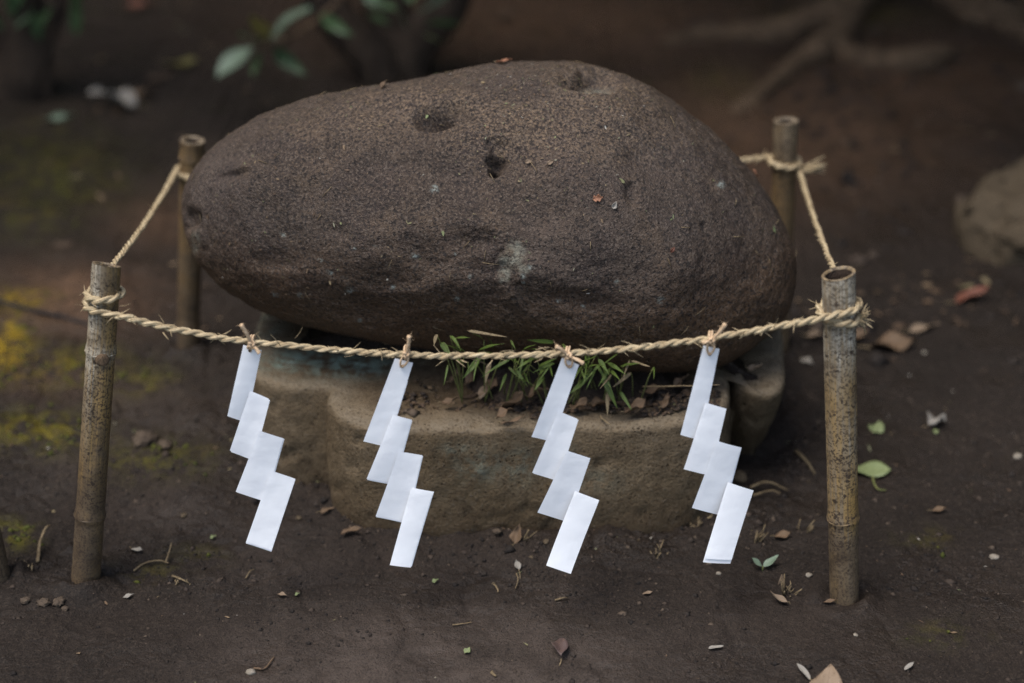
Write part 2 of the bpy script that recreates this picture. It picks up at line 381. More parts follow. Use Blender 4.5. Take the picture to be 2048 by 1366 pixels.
def gz(x, y):
    x = np.asarray(x, float); y = np.asarray(y, float)
    p = np.stack([x, y, np.full_like(x, .37)], 1)
    rough = .52 + .9 * sstep(.52, .40, np.hypot((x - .03) / 1.05, y - 2.45)) + .75 * sstep(-.15, -.6, x) * sstep(1.75, 2.1, y) + .6 * sstep(2.6, 3.2, y)
    rough = np.minimum(rough * 1.2, 2.0)
    far = sstep(2.6, 5.0, y)
    h = .010 * pn(p * 1.7) + .0075 * pn(p * 5.1) * (.6 + rough * .5) + far * .035 * pn(p * .9 + 5)
    h += rough * (.0052 * pn(p * 15) + .0034 * np.abs(pn(p * 33)) + .0022 * pn(p * 62) + .0014 * pn(p * 120))
    h -= .004 * np.exp(-(np.abs(pn(p * 7.3 + 3)) / .05) ** 2) * (.3 + .5 * rough)       # scuffed lines in the trodden soil
    d = np.hypot((x - .03) / 1.0, (y - 2.46) / .95)
    h += .012 * np.exp(-((d - .43) / .06) ** 2) * (.5 + pn(p * 9))
    for bx, by, r in POST_BASES:
        q = np.hypot(x - bx, y - by)
        h += .016 * np.exp(-((q - r - .016) / .014) ** 2) * (.55 + pn(p * 25 + 9)) - .006 * np.exp(-(q / r) ** 2)
    return h
def g(px, py):
    P = pxg(px, py)
    for _ in range(4): P = at(px, py, Z=float(gz([P.x], [P.y])[0]))
    return P
PNL = pxg(172, 1152); PNR = pxg(1689, 1196); PBL = pxg(376, 700); PBR = Vector((.452, 2.66, 0)); PFL = pxg(-12, 1150)
POST_BASES = [(PNL.x, PNL.y, .018), (PNR.x, PNR.y, .020), (PBL.x, PBL.y, .018), (PBR.x, PBR.y, .018), (PFL.x, PFL.y, .02)]

def axis(lo, hi, step, far, grow=1.13):
    a = list(np.arange(lo, hi + step, step)); s = step
    while a[-1] < far[1]: s *= grow; a.append(a[-1] + s)
    s = step; b = [a[0]]
    while b[-1] > far[0]: s *= grow; b.append(b[-1] - s)
    return np.array(b[:0:-1] + a)
gx = axis(-.82, .82, .0038, (-70, 70)); gy = axis(1.62, 2.75, .0038, (-60, 90), 1.06)
X, Y = np.meshgrid(gx, gy); X = X.ravel(); Y = Y.ravel()
u_, v_ = project(np.stack([X, Y, 0 * X], 1))
moss = blobs(X, Y, MOSSP, 4); yel = np.zeros(len(X)); red = blobs(X, Y, RED, 4)
yel = blobs(X, Y, MOSSP, 5)
PALE_SOIL = [(880, 1330, 460, 120, 1.0), (560, 1130, 180, 60, .45), (330, 1010, 130, 60, .35), (150, 930, 110, 60, .3), (300, 820, 120, 60, .3)]     # paler soil patches, the largest at front centre
pale_tone = np.clip(blobs(X, Y, PALE_SOIL, 4), 0, 1)
ground = mesh('ground', np.stack([X, Y, gz(X, Y)], 1), grid_faces(len(gx), len(gy)), SOIL, attrs={'moss': np.clip(moss * 1.2, 0, 1), 'red': red, 'yellow': np.clip(yel, 0, 1), 'dry': pale_tone})
tag(ground, 'bare dark trodden soil with patches of yellow green moss', kind='structure')

# ------------------------------------------------------------------ lobed concrete pedestal
outl = [(-.262, 2.205), (-.258, 2.165), (-.243, 2.130), (-.20, 2.100), (-.11, 2.086), (.05, 2.092), (.19, 2.098), (.262, 2.118), (.300, 2.155), (.312, 2.215), (.312, 2.29), (.320, 2.285),
        (.325, 2.235), (.340, 2.198), (.366, 2.190), (.388, 2.215), (.400, 2.28), (.412, 2.40), (.420, 2.53), (.412, 2.64), (.385, 2.69), (.325, 2.705), (.308, 2.74), (.30, 2.80), (.25, 2.85), (.10, 2.87), (-.10, 2.865),
        (-.20, 2.84), (-.245, 2.79), (-.255, 2.72), (-.28, 2.695), (-.33, 2.69), (-.372, 2.65), (-.39, 2.56), (-.392, 2.40), (-.386, 2.29), (-.365, 2.235), (-.325, 2.212), (-.285, 2.21)]
O = spline(outl + [outl[0]], 641)[:-1]; NO = len(O)
PED_H = .172
T2 = np.roll(O, -1, 0) - np.roll(O, 1, 0); NRM = np.stack([T2[:, 1], -T2[:, 0]], 1); NRM /= np.linalg.norm(NRM, axis=1)[:, None]
rings = []; rimw = []; mudw = []
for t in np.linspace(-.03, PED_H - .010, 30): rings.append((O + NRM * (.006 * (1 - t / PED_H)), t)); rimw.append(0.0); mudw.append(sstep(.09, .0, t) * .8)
for a in np.linspace(0, math.pi / 2, 7)[1:]: rings.append((O - NRM * .010 * (1 - math.cos(a)), PED_H - .010 + .010 * math.sin(a))); rimw.append(math.sin(a) * .9); mudw.append(0)
Oin = O - NRM * .010
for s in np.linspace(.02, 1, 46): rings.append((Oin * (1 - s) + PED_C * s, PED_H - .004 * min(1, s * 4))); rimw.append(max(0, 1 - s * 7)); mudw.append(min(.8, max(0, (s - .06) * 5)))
PV = np.vstack([np.column_stack([q, np.full(NO, z)]) for q, z in rings])
rimA = np.repeat(rimw, NO); mudA = np.repeat(mudw, NO)
uc = sstep(.316, .330, PV[:, 0]) * (1 - np.clip(PV[:, 2] / PED_H, 0, 1)) ** 1.3 * sstep(2.5, 2.3, PV[:, 1]); PV[:, 1] += .13 * uc; PV[:, 0] -= .012 * uc * (PV[:, 0] > .37)     # the right lobe is undercut
outw = np.vstack([np.column_stack([NRM, np.full(NO, .0)]) if k < 34 else np.column_stack([0 * NRM, np.ones(NO)]) for k in range(len(rings))])
PV += outw * (.004 * fbm(PV, 7, 2) + .0018 * fbm(PV, 40, 3) - .0035 * sstep(.35, .7, fbm(PV + 2, 30, 2)))[:, None]
PV[:, 2] -= (rimA > .3) * .0025 * sstep(.15, .6, fbm(PV + 4, 22, 3)); PV[:, 2] -= (rimA > .1) * .0015 * fbm(PV, 70, 2)
pu, pv = project(PV)
lich = np.zeros(len(PV))
for (a, b, ra, rb, s) in [(690, 728, 100, 24, 1.2), (585, 722, 60, 22, 1.1), (640, 705, 90, 20, .9), (960, 930, 50, 34, .36), (1040, 930, 30, 36, .34), (915, 900, 34, 20, .24), (1120, 900, 30, 40, .2), (1190, 960, 50, 24, .2), (535, 650, 30, 30, .5)]:
    lich = np.maximum(lich, s * np.exp(-(((pu - a) / ra) ** 2 + ((pv - b) / rb) ** 2)))
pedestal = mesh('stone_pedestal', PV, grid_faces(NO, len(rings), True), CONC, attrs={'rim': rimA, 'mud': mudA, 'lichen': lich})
tag(pedestal, 'lobed low concrete pedestal with rounded edges under the boulder', 'pedestal')

# loose soil and humus lying on the pedestal round the foot of the boulder
NS = 220; Rr = 30; idx = (np.arange(NS) * NO / NS).astype(int)
SV = []
for s in np.linspace(0, 1, Rr):
    q = (O - NRM * .045)[idx] * (1 - s) + PED_C * s
    SV.append(np.column_stack([q, np.full(NS, PED_H - .008 + .034 * sstep(0, .32, s))]))
SV = np.vstack(SV); SV[:, 2] += .007 * fbm(SV, 14, 3) + .004 * fbm(SV, 60, 2); SV[:, 2] -= .05 * sstep(-.02, -.12, SV[:, 0]) * sstep(2.34, 2.28, SV[:, 1])
zz = np.zeros(len(SV))
soil_bed = mesh('ledge_soil', SV, grid_faces(NS, Rr, True), SOIL, attrs={'moss': zz, 'red': zz, 'yellow': zz, 'dry': zz})
tag(soil_bed, 'dark humus soil lying on the pedestal under the boulder', kind='stuff')

# ------------------------------------------------------------------ boulder
contour = [(366, 420), (367, 386), (386, 342), (410, 311), (444, 284), (512, 240), (560, 220), (620, 200), (700, 183), (770, 170), (850, 157), (930, 140), (1000, 128), (1060, 124), (1130, 126), (1190, 134), (1250, 153), (1310, 181),
           (1348, 205), (1400, 245), (1444, 284), (1495, 342), (1530, 388), (1553, 427), (1574, 466), (1587, 500), (1592, 530), (1590, 570), (1577, 624), (1539, 669), (1492, 706), (1450, 732), (1377, 745), (1300, 748), (1227, 744), (1100, 728), (1000, 714),
           (900, 704), (851, 697), (782, 689), (700, 672), (640, 660), (581, 645), (512, 621), (444, 577), (398, 529), (376, 481), (368, 450)]
RC = np.array([985.0, 445.0]); RD = 2.555                    # centre of the outline and its depth
cc = resample(np.array(contour + [contour[0]], float), 900)[:-1] - RC
ang = np.arctan2(-cc[:, 1], cc[:, 0]); rad = np.hypot(cc[:, 0], cc[:, 1]); o_ = np.argsort(ang); ang = ang[o_]; rad = rad[o_]
ta = np.linspace(-math.pi, math.pi, 1441); tr_ = np.interp(ta, ang, rad, period=2 * math.pi)
ker = np.hanning(15); ker /= ker.sum(); tr_ = np.convolve(np.concatenate([tr_[-9:-1], tr_, tr_[1:9]]), ker, 'same')[8:-8]
bm = bmesh.new(); bmesh.ops.create_icosphere(bm, subdivisions=8, radius=1.0); bm.verts.ensure_lookup_table()
D = np.array([v.co[:] for v in bm.verts]); FA = np.array([[v.index for v in f.verts] for f in bm.faces]); bm.free()
psi = np.arctan2(D[:, 1], D[:, 0]); Rm = np.interp(psi, ta, tr_) * RD / FPX * .996
Fv = np.array([0, CT, -ST]); Uv = np.array([0, ST, CT]); Rv = np.array([1., 0, 0])
Cw = np.array(at(RC[0], RC[1], d=RD))
front = D[:, 2]
dep = np.where(front > 0, .235, .27)
lump = .026 * fbm(D, 1.25, 2) + .010 * fbm(D, 3.1, 2)
rho = np.hypot(D[:, 0], D[:, 1])
BV = Cw + (D[:, :1] * Rm[:, None]) * Rv + (D[:, 1:2] * Rm[:, None]) * Uv - (np.sign(front) * np.abs(front) ** .92 * dep + lump * np.sqrt(np.clip(1 - rho ** 4, 0, 1)) * np.sign(front))[:, None] * Fv
NB = D * np.array([1 / .43, 1 / .225, 1 / .25]); NB /= np.linalg.norm(NB, axis=1)[:, None]
NBw = NB[:, :1] * Rv + NB[:, 1:2] * Uv - NB[:, 2:3] * Fv
bu, bv = project(BV); wob = np.stack([fbm(BV, 16, 3), fbm(BV + 7, 16, 3)], 1) * 14
isf = front > .0
dents = [(872, 236, 44, 22, .024, .7), (900, 224, 40, 24, .012, .9), (918, 216, 44, 22, .012, 1), (846, 240, 20, 18, .010, .8), (1000, 288, 24, 17, .014, .6), (996, 326, 24, 23, .022, .5), (989, 350, 16, 12, .022, .4), (1014, 312, 18, 22, .008, 1),
         (1190, 162, 60, 22, .024, .6), (470, 350, 28, 9, .008, .8), (497, 316, 26, 14, .007, 1), (765, 222, 44, 16, .008, 1), (692, 464, 22, 15, .005, 1), (1268, 322, 20, 26, .005, 1), (1268, 388, 15, 24, .007, .8),
         (384, 440, 13, 22, .012, .8), (1120, 440, 50, 26, .004, 1), (620, 380, 50, 24, .005, 1), (1406, 452, 8, 7, .006, .7), (760, 560, 60, 20, .004, 1), (1028, 515, 32, 44, .004, .8), (660, 300, 60, 24, .006, 1),
         (950, 470, 60, 24, .004, 1), (1330, 250, 60, 26, .005, 1), (560, 520, 50, 22, .004, 1), (1180, 600, 60, 20, .004, 1), (445, 300, 16, 10, .004, 1), (820, 330, 26, 12, .003, 1), (1100, 300, 30, 12, .003, 1)]
dz = np.zeros(len(BV))
for (a, b, ra, rb, dp, hard) in dents:
    ra, rb = ra * 1.2, rb * 1.2; dp = dp * (.65 if hard >= 1 else 1)
    q = np.sqrt(((bu + wob[:, 0] - a) / ra) ** 2 + ((bv + wob[:, 1] * .7 - b) / rb) ** 2)
    dz -= isf * dp * (sstep(1.25, .25, q) if hard >= 1 else sstep(1.15, .45 * hard, q))
fine = .0016 * fbm(BV, 30, 3) + .0014 * fbm(BV, 95, 3) +  .0034 * fbm(BV, 6, 3) - .0016 * sstep(.25, .6, fbm(BV + 3, 55, 2))
BV = BV + NBw * (dz + fine * .8)[:, None]
mudb = np.clip(sstep(.44, .26, BV[:, 2] + .05 * fbm(BV, 5, 3)), 0, 1) * .85
lic = np.zeros(len(BV)); spo = np.zeros(len(BV))
for (a, b, ra, rb, s) in [(1027, 512, 28, 34, 1.0), (1012, 552, 14, 16, .8), (1048, 540, 16, 14, .7), (1195, 165, 40, 14, .55), (395, 485, 10, 26, .6)]:
    lic = np.maximum(lic, isf * s * sstep(1.25, .5, np.hypot((bu + wob[:, 0] * .6 - a) / ra, (bv + wob[:, 1] * .6 - b) / rb)))
for (a, b) in [(600, 590), (777, 532), (914, 597), (1118, 603), (1168, 615), (1235, 563), (709, 496), (752, 495), (910, 508), (1046, 553), (1047, 565), (1062, 535), (940, 553), (870, 380), (660, 545), (565, 470), (830, 512), (690, 555),
              (640, 520), (550, 590), (700, 580), (720, 640), (1320, 600), (785, 575), (868, 376), (1440, 370)]:
    spo = np.maximum(spo, isf * sstep(1.3, .4, np.hypot(bu - a, bv - b) / (5.2 + 2.4 * math.sin(a))))
dust_toplight = .20 + .5 * np.exp(-(((bu - 1120) / 280) ** 2 + ((bv - 145) / 55) ** 2)) + .45 * np.exp(-(((bu - 620) / 260) ** 2 + ((bv - 270) / 80) ** 2)) + np.exp(-(((bu - 1150) / 330) ** 2 + ((bv - 200) / 105) ** 2)) * 1.0 + .35 * np.exp(-(((bu - 820) / 260) ** 2 + ((bv - 220) / 70) ** 2))  # dust patches, plus the lit top's brightness and sheen put into colour
dust_toplight = np.clip(dust_toplight * np.clip(.75 + .9 * fbm(BV, 6, 3), .1, 1.3), 0, 1)
boulder = mesh('boulder', BV, FA, ROCK, attrs={'dust': dust_toplight, 'mud': mudb, 'lichen': lic, 'spots': spo})
tag(boulder, 'large rounded dark brown boulder with pitted hollows resting on the pedestal', 'boulder')
print('boulder z', BV[:, 2].min(), BV[:, 2].max(), 'y', BV[:, 1].min(), BV[:, 1].max())
_fu = np.where(isf)[0]
def on_rock(px, py):
    k = _fu[np.argmin((bu[_fu] - px) ** 2 + (bv[_fu] - py) ** 2)]
    return Vector(BV[k]), Vector(NBw[k])

# ------------------------------------------------------------------ bamboo posts
def bamboo(label, base, top, r0, r1, nodes, cut=(0, 0), mat=BAMBOO, grey=None, stub=None, sulcus=None, mud=.16, hollow=.74):
    base = Vector(base); top = Vector(top); L = (top - base).length; ax = (top - base).normalized()
    e = empty('bamboo_post', base, label, 'bamboo post', 'bamboo posts')
    q = Vector((0, 0, 1)).rotation_difference(ax).to_matrix()
    nseg = 48; hs = np.concatenate([np.arange(-.06, L, .004), [L]]); a = np.linspace(0, 2 * math.pi, nseg, endpoint=False) + math.pi / 2
    seed = random.uniform(0, 50)
    H, A = np.meshgrid(hs, a, indexing='ij')
    rr = r0 + (r1 - r0) * np.clip(H / L, 0, 1)
    for nd in nodes:
        rr = rr * (1 + .085 * np.exp(-(np.abs(H - nd) / .008) ** 2) - .045 * np.exp(-((H - nd + .008) / .003) ** 2))
    if sulcus:
        h0, h1, sa = sulcus; da = np.angle(np.exp(1j * (A - sa)))
        rr = rr * (1 - .10 * np.exp(-(da / .28) ** 2) * sstep(h0, h0 + .03, H) * sstep(h1, h1 - .01, H))
    P0 = np.stack([np.cos(A) * rr, np.sin(A) * rr, H], -1).reshape(-1, 3)
    nz = fbm(P0 + seed, 60, 3); P0[:, :2] *= (1 + .018 * nz + .010 * fbm(P0 + seed, 9, 2))[:, None]
    topm = P0[:, 2] > L - 1e-6
    P0[topm, 2] += P0[topm, 0] * math.tan(cut[0]) + P0[topm, 1] * math.tan(cut[1])
    near = (~topm) & (P0[:, 2] > L - .03); lim = L + P0[:, 0] * math.tan(cut[0]) + P0[:, 1] * math.tan(cut[1]) - .001
    P0[near, 2] = np.minimum(P0[near, 2], lim[near])
    uv = np.stack([((A - math.pi / 2) / (2 * math.pi)).ravel(), H.ravel()], 1)
    gr = np.zeros(len(P0)) if grey is None else np.clip(grey(H.ravel(), A.ravel()), 0, 1)
    md = np.clip(sstep(mud, mud * .25, H.ravel() + .05 * nz), 0, 1)
    V = P0 @ np.array(q).T
    mesh('culm', V, grid_faces(nseg, len(hs), True), mat, e, uv, attrs={'grey': gr, 'mud': md})
    # cut end: rim and bore
    ring = P0[-nseg:]; rim = []
    for f, dzz in ((.998, .0006), (.9, .0012), (hollow + .03, .0008), (hollow, -.002), (hollow * .98, -.03), (hollow * .9, -.06), (.02, -.062)):
        w = ring.copy(); w[:, :2] *= f
        w[:, 2] = L + dzz + (w[:, 0] * math.tan(cut[0]) + w[:, 1] * math.tan(cut[1])) * (1 if dzz > -.01 else .2) + (.0006 * fbm(w, 300, 2) if dzz > -.01 else 0)
        rim.append(w)
    W = np.vstack(rim); u2 = np.stack([np.tile(np.arange(nseg) / nseg, 7), W[:, 2]], 1)
    mesh('cut_rim', W[:4 * nseg] @ np.array(q).T, grid_faces(nseg, 4, True), mat, e, u2[:4 * nseg], attrs={'grey': np.full(4 * nseg, .5), 'mud': np.full(4 * nseg, .4)})
    mesh('bore', W[3 * nseg:] @ np.array(q).T, grid_faces(nseg, 4, True), BLACKHOLE, e, u2[3 * nseg:])
    for nd in nodes:
        if nd < .01: continue
        rn = (r0 + (r1 - r0) * nd / L) * 1.06
        aa = np.linspace(0, 2 * math.pi, 41) + math.pi / 2
        C = np.stack([np.cos(aa) * rn, np.sin(aa) * rn, nd + .0012 * np.sin(aa * 2 + seed)], 1)
        v, f, u = tube(C, .0008 + .0003 * np.sin(aa * 5 + seed), 8, caps=False)
        n_ = len(v); ga = np.full(n_, .9 if (grey is not None and nd > .25) else .15)
        mesh('node_ring', v @ np.array(q).T, f, mat, e, np.stack([u[:, 1] / (2 * math.pi * rn), v[:, 2]], 1), attrs={'grey': ga, 'mud': np.full(n_, float(sstep(mud, mud * .25, nd)))})
    if stub:
        h, sa, rs_ = stub; rn = r0 + (r1 - r0) * h / L
        d_ = np.array([math.cos(sa), math.sin(sa), 0]); C = np.array([d_ * (rn - .004) + [0, 0, h - .001], d_ * (rn + .003) + [0, 0, h], d_ * (rn + .0055) + [0, 0, h + .0005], d_ * (rn + .006) + [0, 0, h + .0005]])
        v, f, u = tube(C, np.array([1.15, 1.05, .9, .5]) * rs_, 14); v += .0006 * fbm(v, 200, 2)[:, None]
        mesh('branch_stub', v @ np.array(q).T, f, BARK2, e)
    return e, base, ax, L
TNL = at(213, 530, Y=PNL.y + .005); TNR = at(1677, 548, Y=PNR.y + .012)
TBL = at(385, 281, Y=PBL.y - .01); TBR = at(1572, 242, Y=PBR.y)
# near left: height of a node from its pixel row
def hgt(py, base, top, pyb, pyt): return None
NL_nodes = [(at(195, 697, Y=PNL.y)).z, at(178, 1028, Y=PNL.y).z]
NR_nodes = [at(1680, 1036, Y=PNR.y).z]
post_nl = bamboo('speckled bamboo post with a branch stub at its node, left front', PNL, TNL, .0195, .0178, NL_nodes, (R(-3), R(-19)), BAMBOO,
                 grey=lambda h, a: sstep(.14, .42, h) * (.15 + 1.0 * sstep(.3, -.5, np.cos(a))) + .8 * np.exp(-((h - NL_nodes[0]) / .012) ** 2), stub=(NL_nodes[0] - .003, R(-72), .0082), sulcus=(.17, NL_nodes[0], R(-86)), mud=.36)
post_nr = bamboo('pale bamboo post with open hollow top, right front', PNR, TNR, .0192, .0205, NR_nodes, (R(9), R(0)), BAMBOO,
                 grey=lambda h, a: .28 + .25 * np.sin(h * 31) * (np.cos(a) > 0) + .95 * sstep(.31, .40, h), mud=.20, hollow=.80)
post_bl = bamboo('brown bamboo post standing behind the boulder on the left', PBL, TBL, .0185, .0195, [.05, .355], (0, 0), BAMBOO_OLD, mud=.25, hollow=.6)
post_br = bamboo('thick-walled bamboo post standing behind the boulder on the right', PBR, TBR, .0185, .0195, [.16, .335], (0, 0), BAMBOO_OLD, grey=lambda h, a: .25 * sstep(.3, .4, h), mud=.3, hollow=.55)
post_fl = bamboo('brown bamboo post cut off by the left picture edge', PFL, PFL + Vector((-.022, .0, .45)), .0215, .020, [.14, .30], (0, 0), BAMBOO_OLD, mud=.3)

# ------------------------------------------------------------------ straw rope round the four posts
RR = .0047
def axis_pt(post, z):
    e, b, ax, L = post; return b + ax * ((z - b.z) / ax.z)
def loop(post, a0, a1, z0, z1, r, n=40, sag=None):
    a = np.linspace(a0, a1, n); z = np.linspace(z0, z1, n)
    if sag is not None: z = z + sag(a)
    out = []
    for t, h in zip(a, z):
        c = axis_pt(post, h); rr = r + .0004 * math.sin(3 * t)
        out.append((c.x + math.cos(t) * rr, c.y + math.sin(t) * rr, h))
    return np.array(out)
rl = .0178 + RR * .85; rrn = .0205 + RR * .85; rb_ = .0195 + RR * .85
zNL0, zNL1 = at(205, 601, Y=PNL.y - .02).z, at(205, 624, Y=PNL.y - .02).z
zNR0, zNR1 = at(1680, 632, Y=PNR.y - .02).z, at(1680, 652, Y=PNR.y - .02).z
zBR0, zBR1 = at(1570, 318, Y=PBR.y).z, at(1570, 334, Y=PBR.y).z
zBL0 = at(375, 338, Y=PBL.y).z
def yy(px): t = (px - 213) / (1677 - 213); return PNL.y - .026 + t * (PNR.y - PNL.y - .0)
fr = [(265, 638), (300, 648), (400, 668), (505, 684), (600, 693), (700, 703), (810, 709), (900, 712), (1000, 711), (1130, 707), (1250, 698), (1350, 686), (1420, 676), (1500, 663), (1570, 650), (1620, 641)]
front_pts = np.array([tuple(at(x, y, Y=yy(x))) for x, y in fr])
segs = []
L1 = loop(post_nl, R(150), R(618), zNL0 + .003, zNL1, rl, 60, lambda a: -.004 * np.sin(a - R(90)))
segs.append(('post_loop', L1))
R1 = loop(post_nr, R(282), R(700), zNR0, zNR1 - .002, rrn, 56, lambda a: .006 * np.cos(a) * (a < R(400)) )
segs.append(('front_span', front_pts)); segs.append(('post_loop', R1))
B1 = loop(post_br, R(0), R(430), zBR1, zBR0, rb_, 50, lambda a: -.003 * np.cos(a)); B2 = loop(post_bl, R(100), R(540), zBL0 - .004, zBL0 + .004, rb_, 50)
def span(a, b, sag, n=7):
    t = np.linspace(0, 1, n + 2)[1:-1]; return np.array([np.array(a) * (1 - s) + np.array(b) * s - np.array([0, 0, sag * 4 * s * (1 - s)]) for s in t])
segs.append(('right_span', span(R1[-1], B1[0], .018))); segs.append(('post_loop', B1)); segs.append(('back_span', span(B1[-1], B2[0], .03))); segs.append(('post_loop', B2)); segs.append(('left_span', span(B2[-1], L1[0], .012)))
allp = np.vstack([s[1] for s in segs] + [segs[0][1][:1]])
# dense centre line with the segment of every sample
own = np.concatenate([[k] * len(s[1]) for k, s in enumerate(segs)] + [[len(segs) - 1]])
dense = []; ow = []
Q = np.vstack([allp[-2:-1], allp, allp[1:2]])
for k in range(len(allp) - 1):
    p0, p1, p2, p3 = Q[k:k + 4]; m = max(2, int(np.linalg.norm(p2 - p1) / .0022)); t = np.linspace(0, 1, m, endpoint=False)[:, None]
    c1 = (p2 - p0) * .5; c2 = (p3 - p1) * .5; l = np.linalg.norm(p2 - p1)
    for c in (c1, c2):
        if np.linalg.norm(c) > 1.3 * l: c *= 1.3 * l / np.linalg.norm(c)
    h00 = 2 * t ** 3 - 3 * t ** 2 + 1; h10 = t ** 3 - 2 * t ** 2 + t; h01 = -2 * t ** 3 + 3 * t ** 2; h11 = t ** 3 - t ** 2
    dense.append(h00 * p1 + h10 * c1 + h01 * p2 + h11 * c2); ow += [own[k]] * m
RC_ = np.vstack(dense); ow = np.array(ow)
RC_ += .0009 * np.stack([fbm(RC_, 28, 2), fbm(RC_ + 5, 28, 2), fbm(RC_ + 9, 28, 2)], 1)
slen = np.concatenate([[0], np.cumsum(np.linalg.norm(np.diff(RC_, axis=0), axis=1))])
Tn = np.gradient(RC_, axis=0); Tn /= np.linalg.norm(Tn, axis=1)[:, None]
_, Nf, Bf = frames(RC_)
ph = 2 * math.pi * (slen / .034 + .10 * np.array(fbm(np.stack([slen * 1, 0 * slen, 0 * slen], 1), 9, 2)))
endw = np.array([segs[k][0] == 'post_loop' for k in ow]).astype(float); endw = np.convolve(endw, np.hanning(201) / np.hanning(201).sum(), 'same')
thick = .90 + .22 * endw + .10 * fbm(np.stack([slen, 0 * slen, 0 * slen + 4], 1), 22, 2)
rope = empty('straw_rope', axis_pt(post_nl, zNL0), 'twisted straw rope strung round the four bamboo posts', 'rope')
for k, (nm, _) in enumerate(segs):
    ii = np.where(ow == k)[0]; ii = np.concatenate([ii, [min(ii[-1] + 1, len(RC_) - 1)]])
    holder = None
    for s_ in range(2):
        a = ph[ii] + s_ * math.pi
        off = (RR * .46 * thick[ii])[:, None] * (np.cos(a)[:, None] * Nf[ii] - np.sin(a)[:, None] * Bf[ii])
        C = RC_[ii] + off
        v, f, u = tube(C, RR * .60 * thick[ii], 20, 6, 55, .10)
        v += .00035 * fbm(v, 260, 2)[:, None]
        u[:, 1] += slen[ii[0]] + s_ * 3.3
        o = mesh(nm if s_ == 0 else 'strand', local(rope, v), f, STRAW, rope if holder is None else holder, u)
        if holder is None: holder = o
def straw_tuft(pts_dirs, name, parent, mat=STRAW, rad=.0008):
    ps = []
    for p, d, l in pts_dirs:
        p = np.array(p); d = np.array(d) / np.linalg.norm(d); n = np.cross(d, (0.3, .9, .1)); n /= np.linalg.norm(n)
        t = np.linspace(0, 1, 5)[:, None]; bend = random.uniform(-.25, .25)
        C = p + d * l * t + n * l * bend * t ** 2; r_ = rad * random.uniform(.6, 1.5)
        ps.append(tube(C, r_ * np.array([1, 1, .85, .6, .15]), 5))
    v, f, u = join(ps); o = mesh(name, local(parent, v), f, mat, parent, u); o['kind'] = 'stuff'; return o
lst = []
for _ in range(190):
    k = random.randrange(len(RC_)) if random.random() < .35 else random.choice(np.where((ow == 1) | (ow == 0) | (ow == 2))[0])
    a = random.uniform(0, 2 * math.pi); d0 = math.cos(a) * Nf[k] + math.sin(a) * Bf[k]
    lst.append((RC_[k] + d0 * RR * .8, d0 + Tn[k] * random.choice((-1, 1)) * random.uniform(.4, 2.5), random.uniform(.004, .017)))
for (px, py, qx, qy) in [(326, 665, 337, 680), (590, 676, 610, 660), (560, 690, 545, 670), (913, 720, 930, 735), (922, 720, 935, 728), (1072, 700, 1095, 690), (1000, 704, 1028, 696), (985, 720, 975, 736), (240, 612, 262, 613), (180, 612, 152, 611), (762, 700, 764, 720), (1548, 655, 1555, 636), (1590, 645, 1584, 665)]:
    p = at(px, py, Y=yy(px) - .004); q2 = at(qx, qy, Y=yy(px) - .012); lst.append((p, q2 - p, (q2 - p).length * 1.1))
straw_tuft(lst, 'loose_fibres', rope, rad=.00065)
kn = R1[-1]; straw_tuft([(kn + rs.normal(size=3) * .003, (random.uniform(.1, 1), random.uniform(-.8, .2), random.uniform(-.9, 1.0)), random.uniform(.008, .022)) for _ in range(34)], 'frayed_end', rope, rad=.0011)
kb = B1[0] + np.array([.006, -.004, 0]); straw_tuft([(kb + rs.normal(size=3) * .003, (random.uniform(.5, 1), random.uniform(-.7, .1), random.uniform(.0, .7)), random.uniform(.022, .038)) for _ in range(40)], 'frayed_end', rope, rad=.0017)

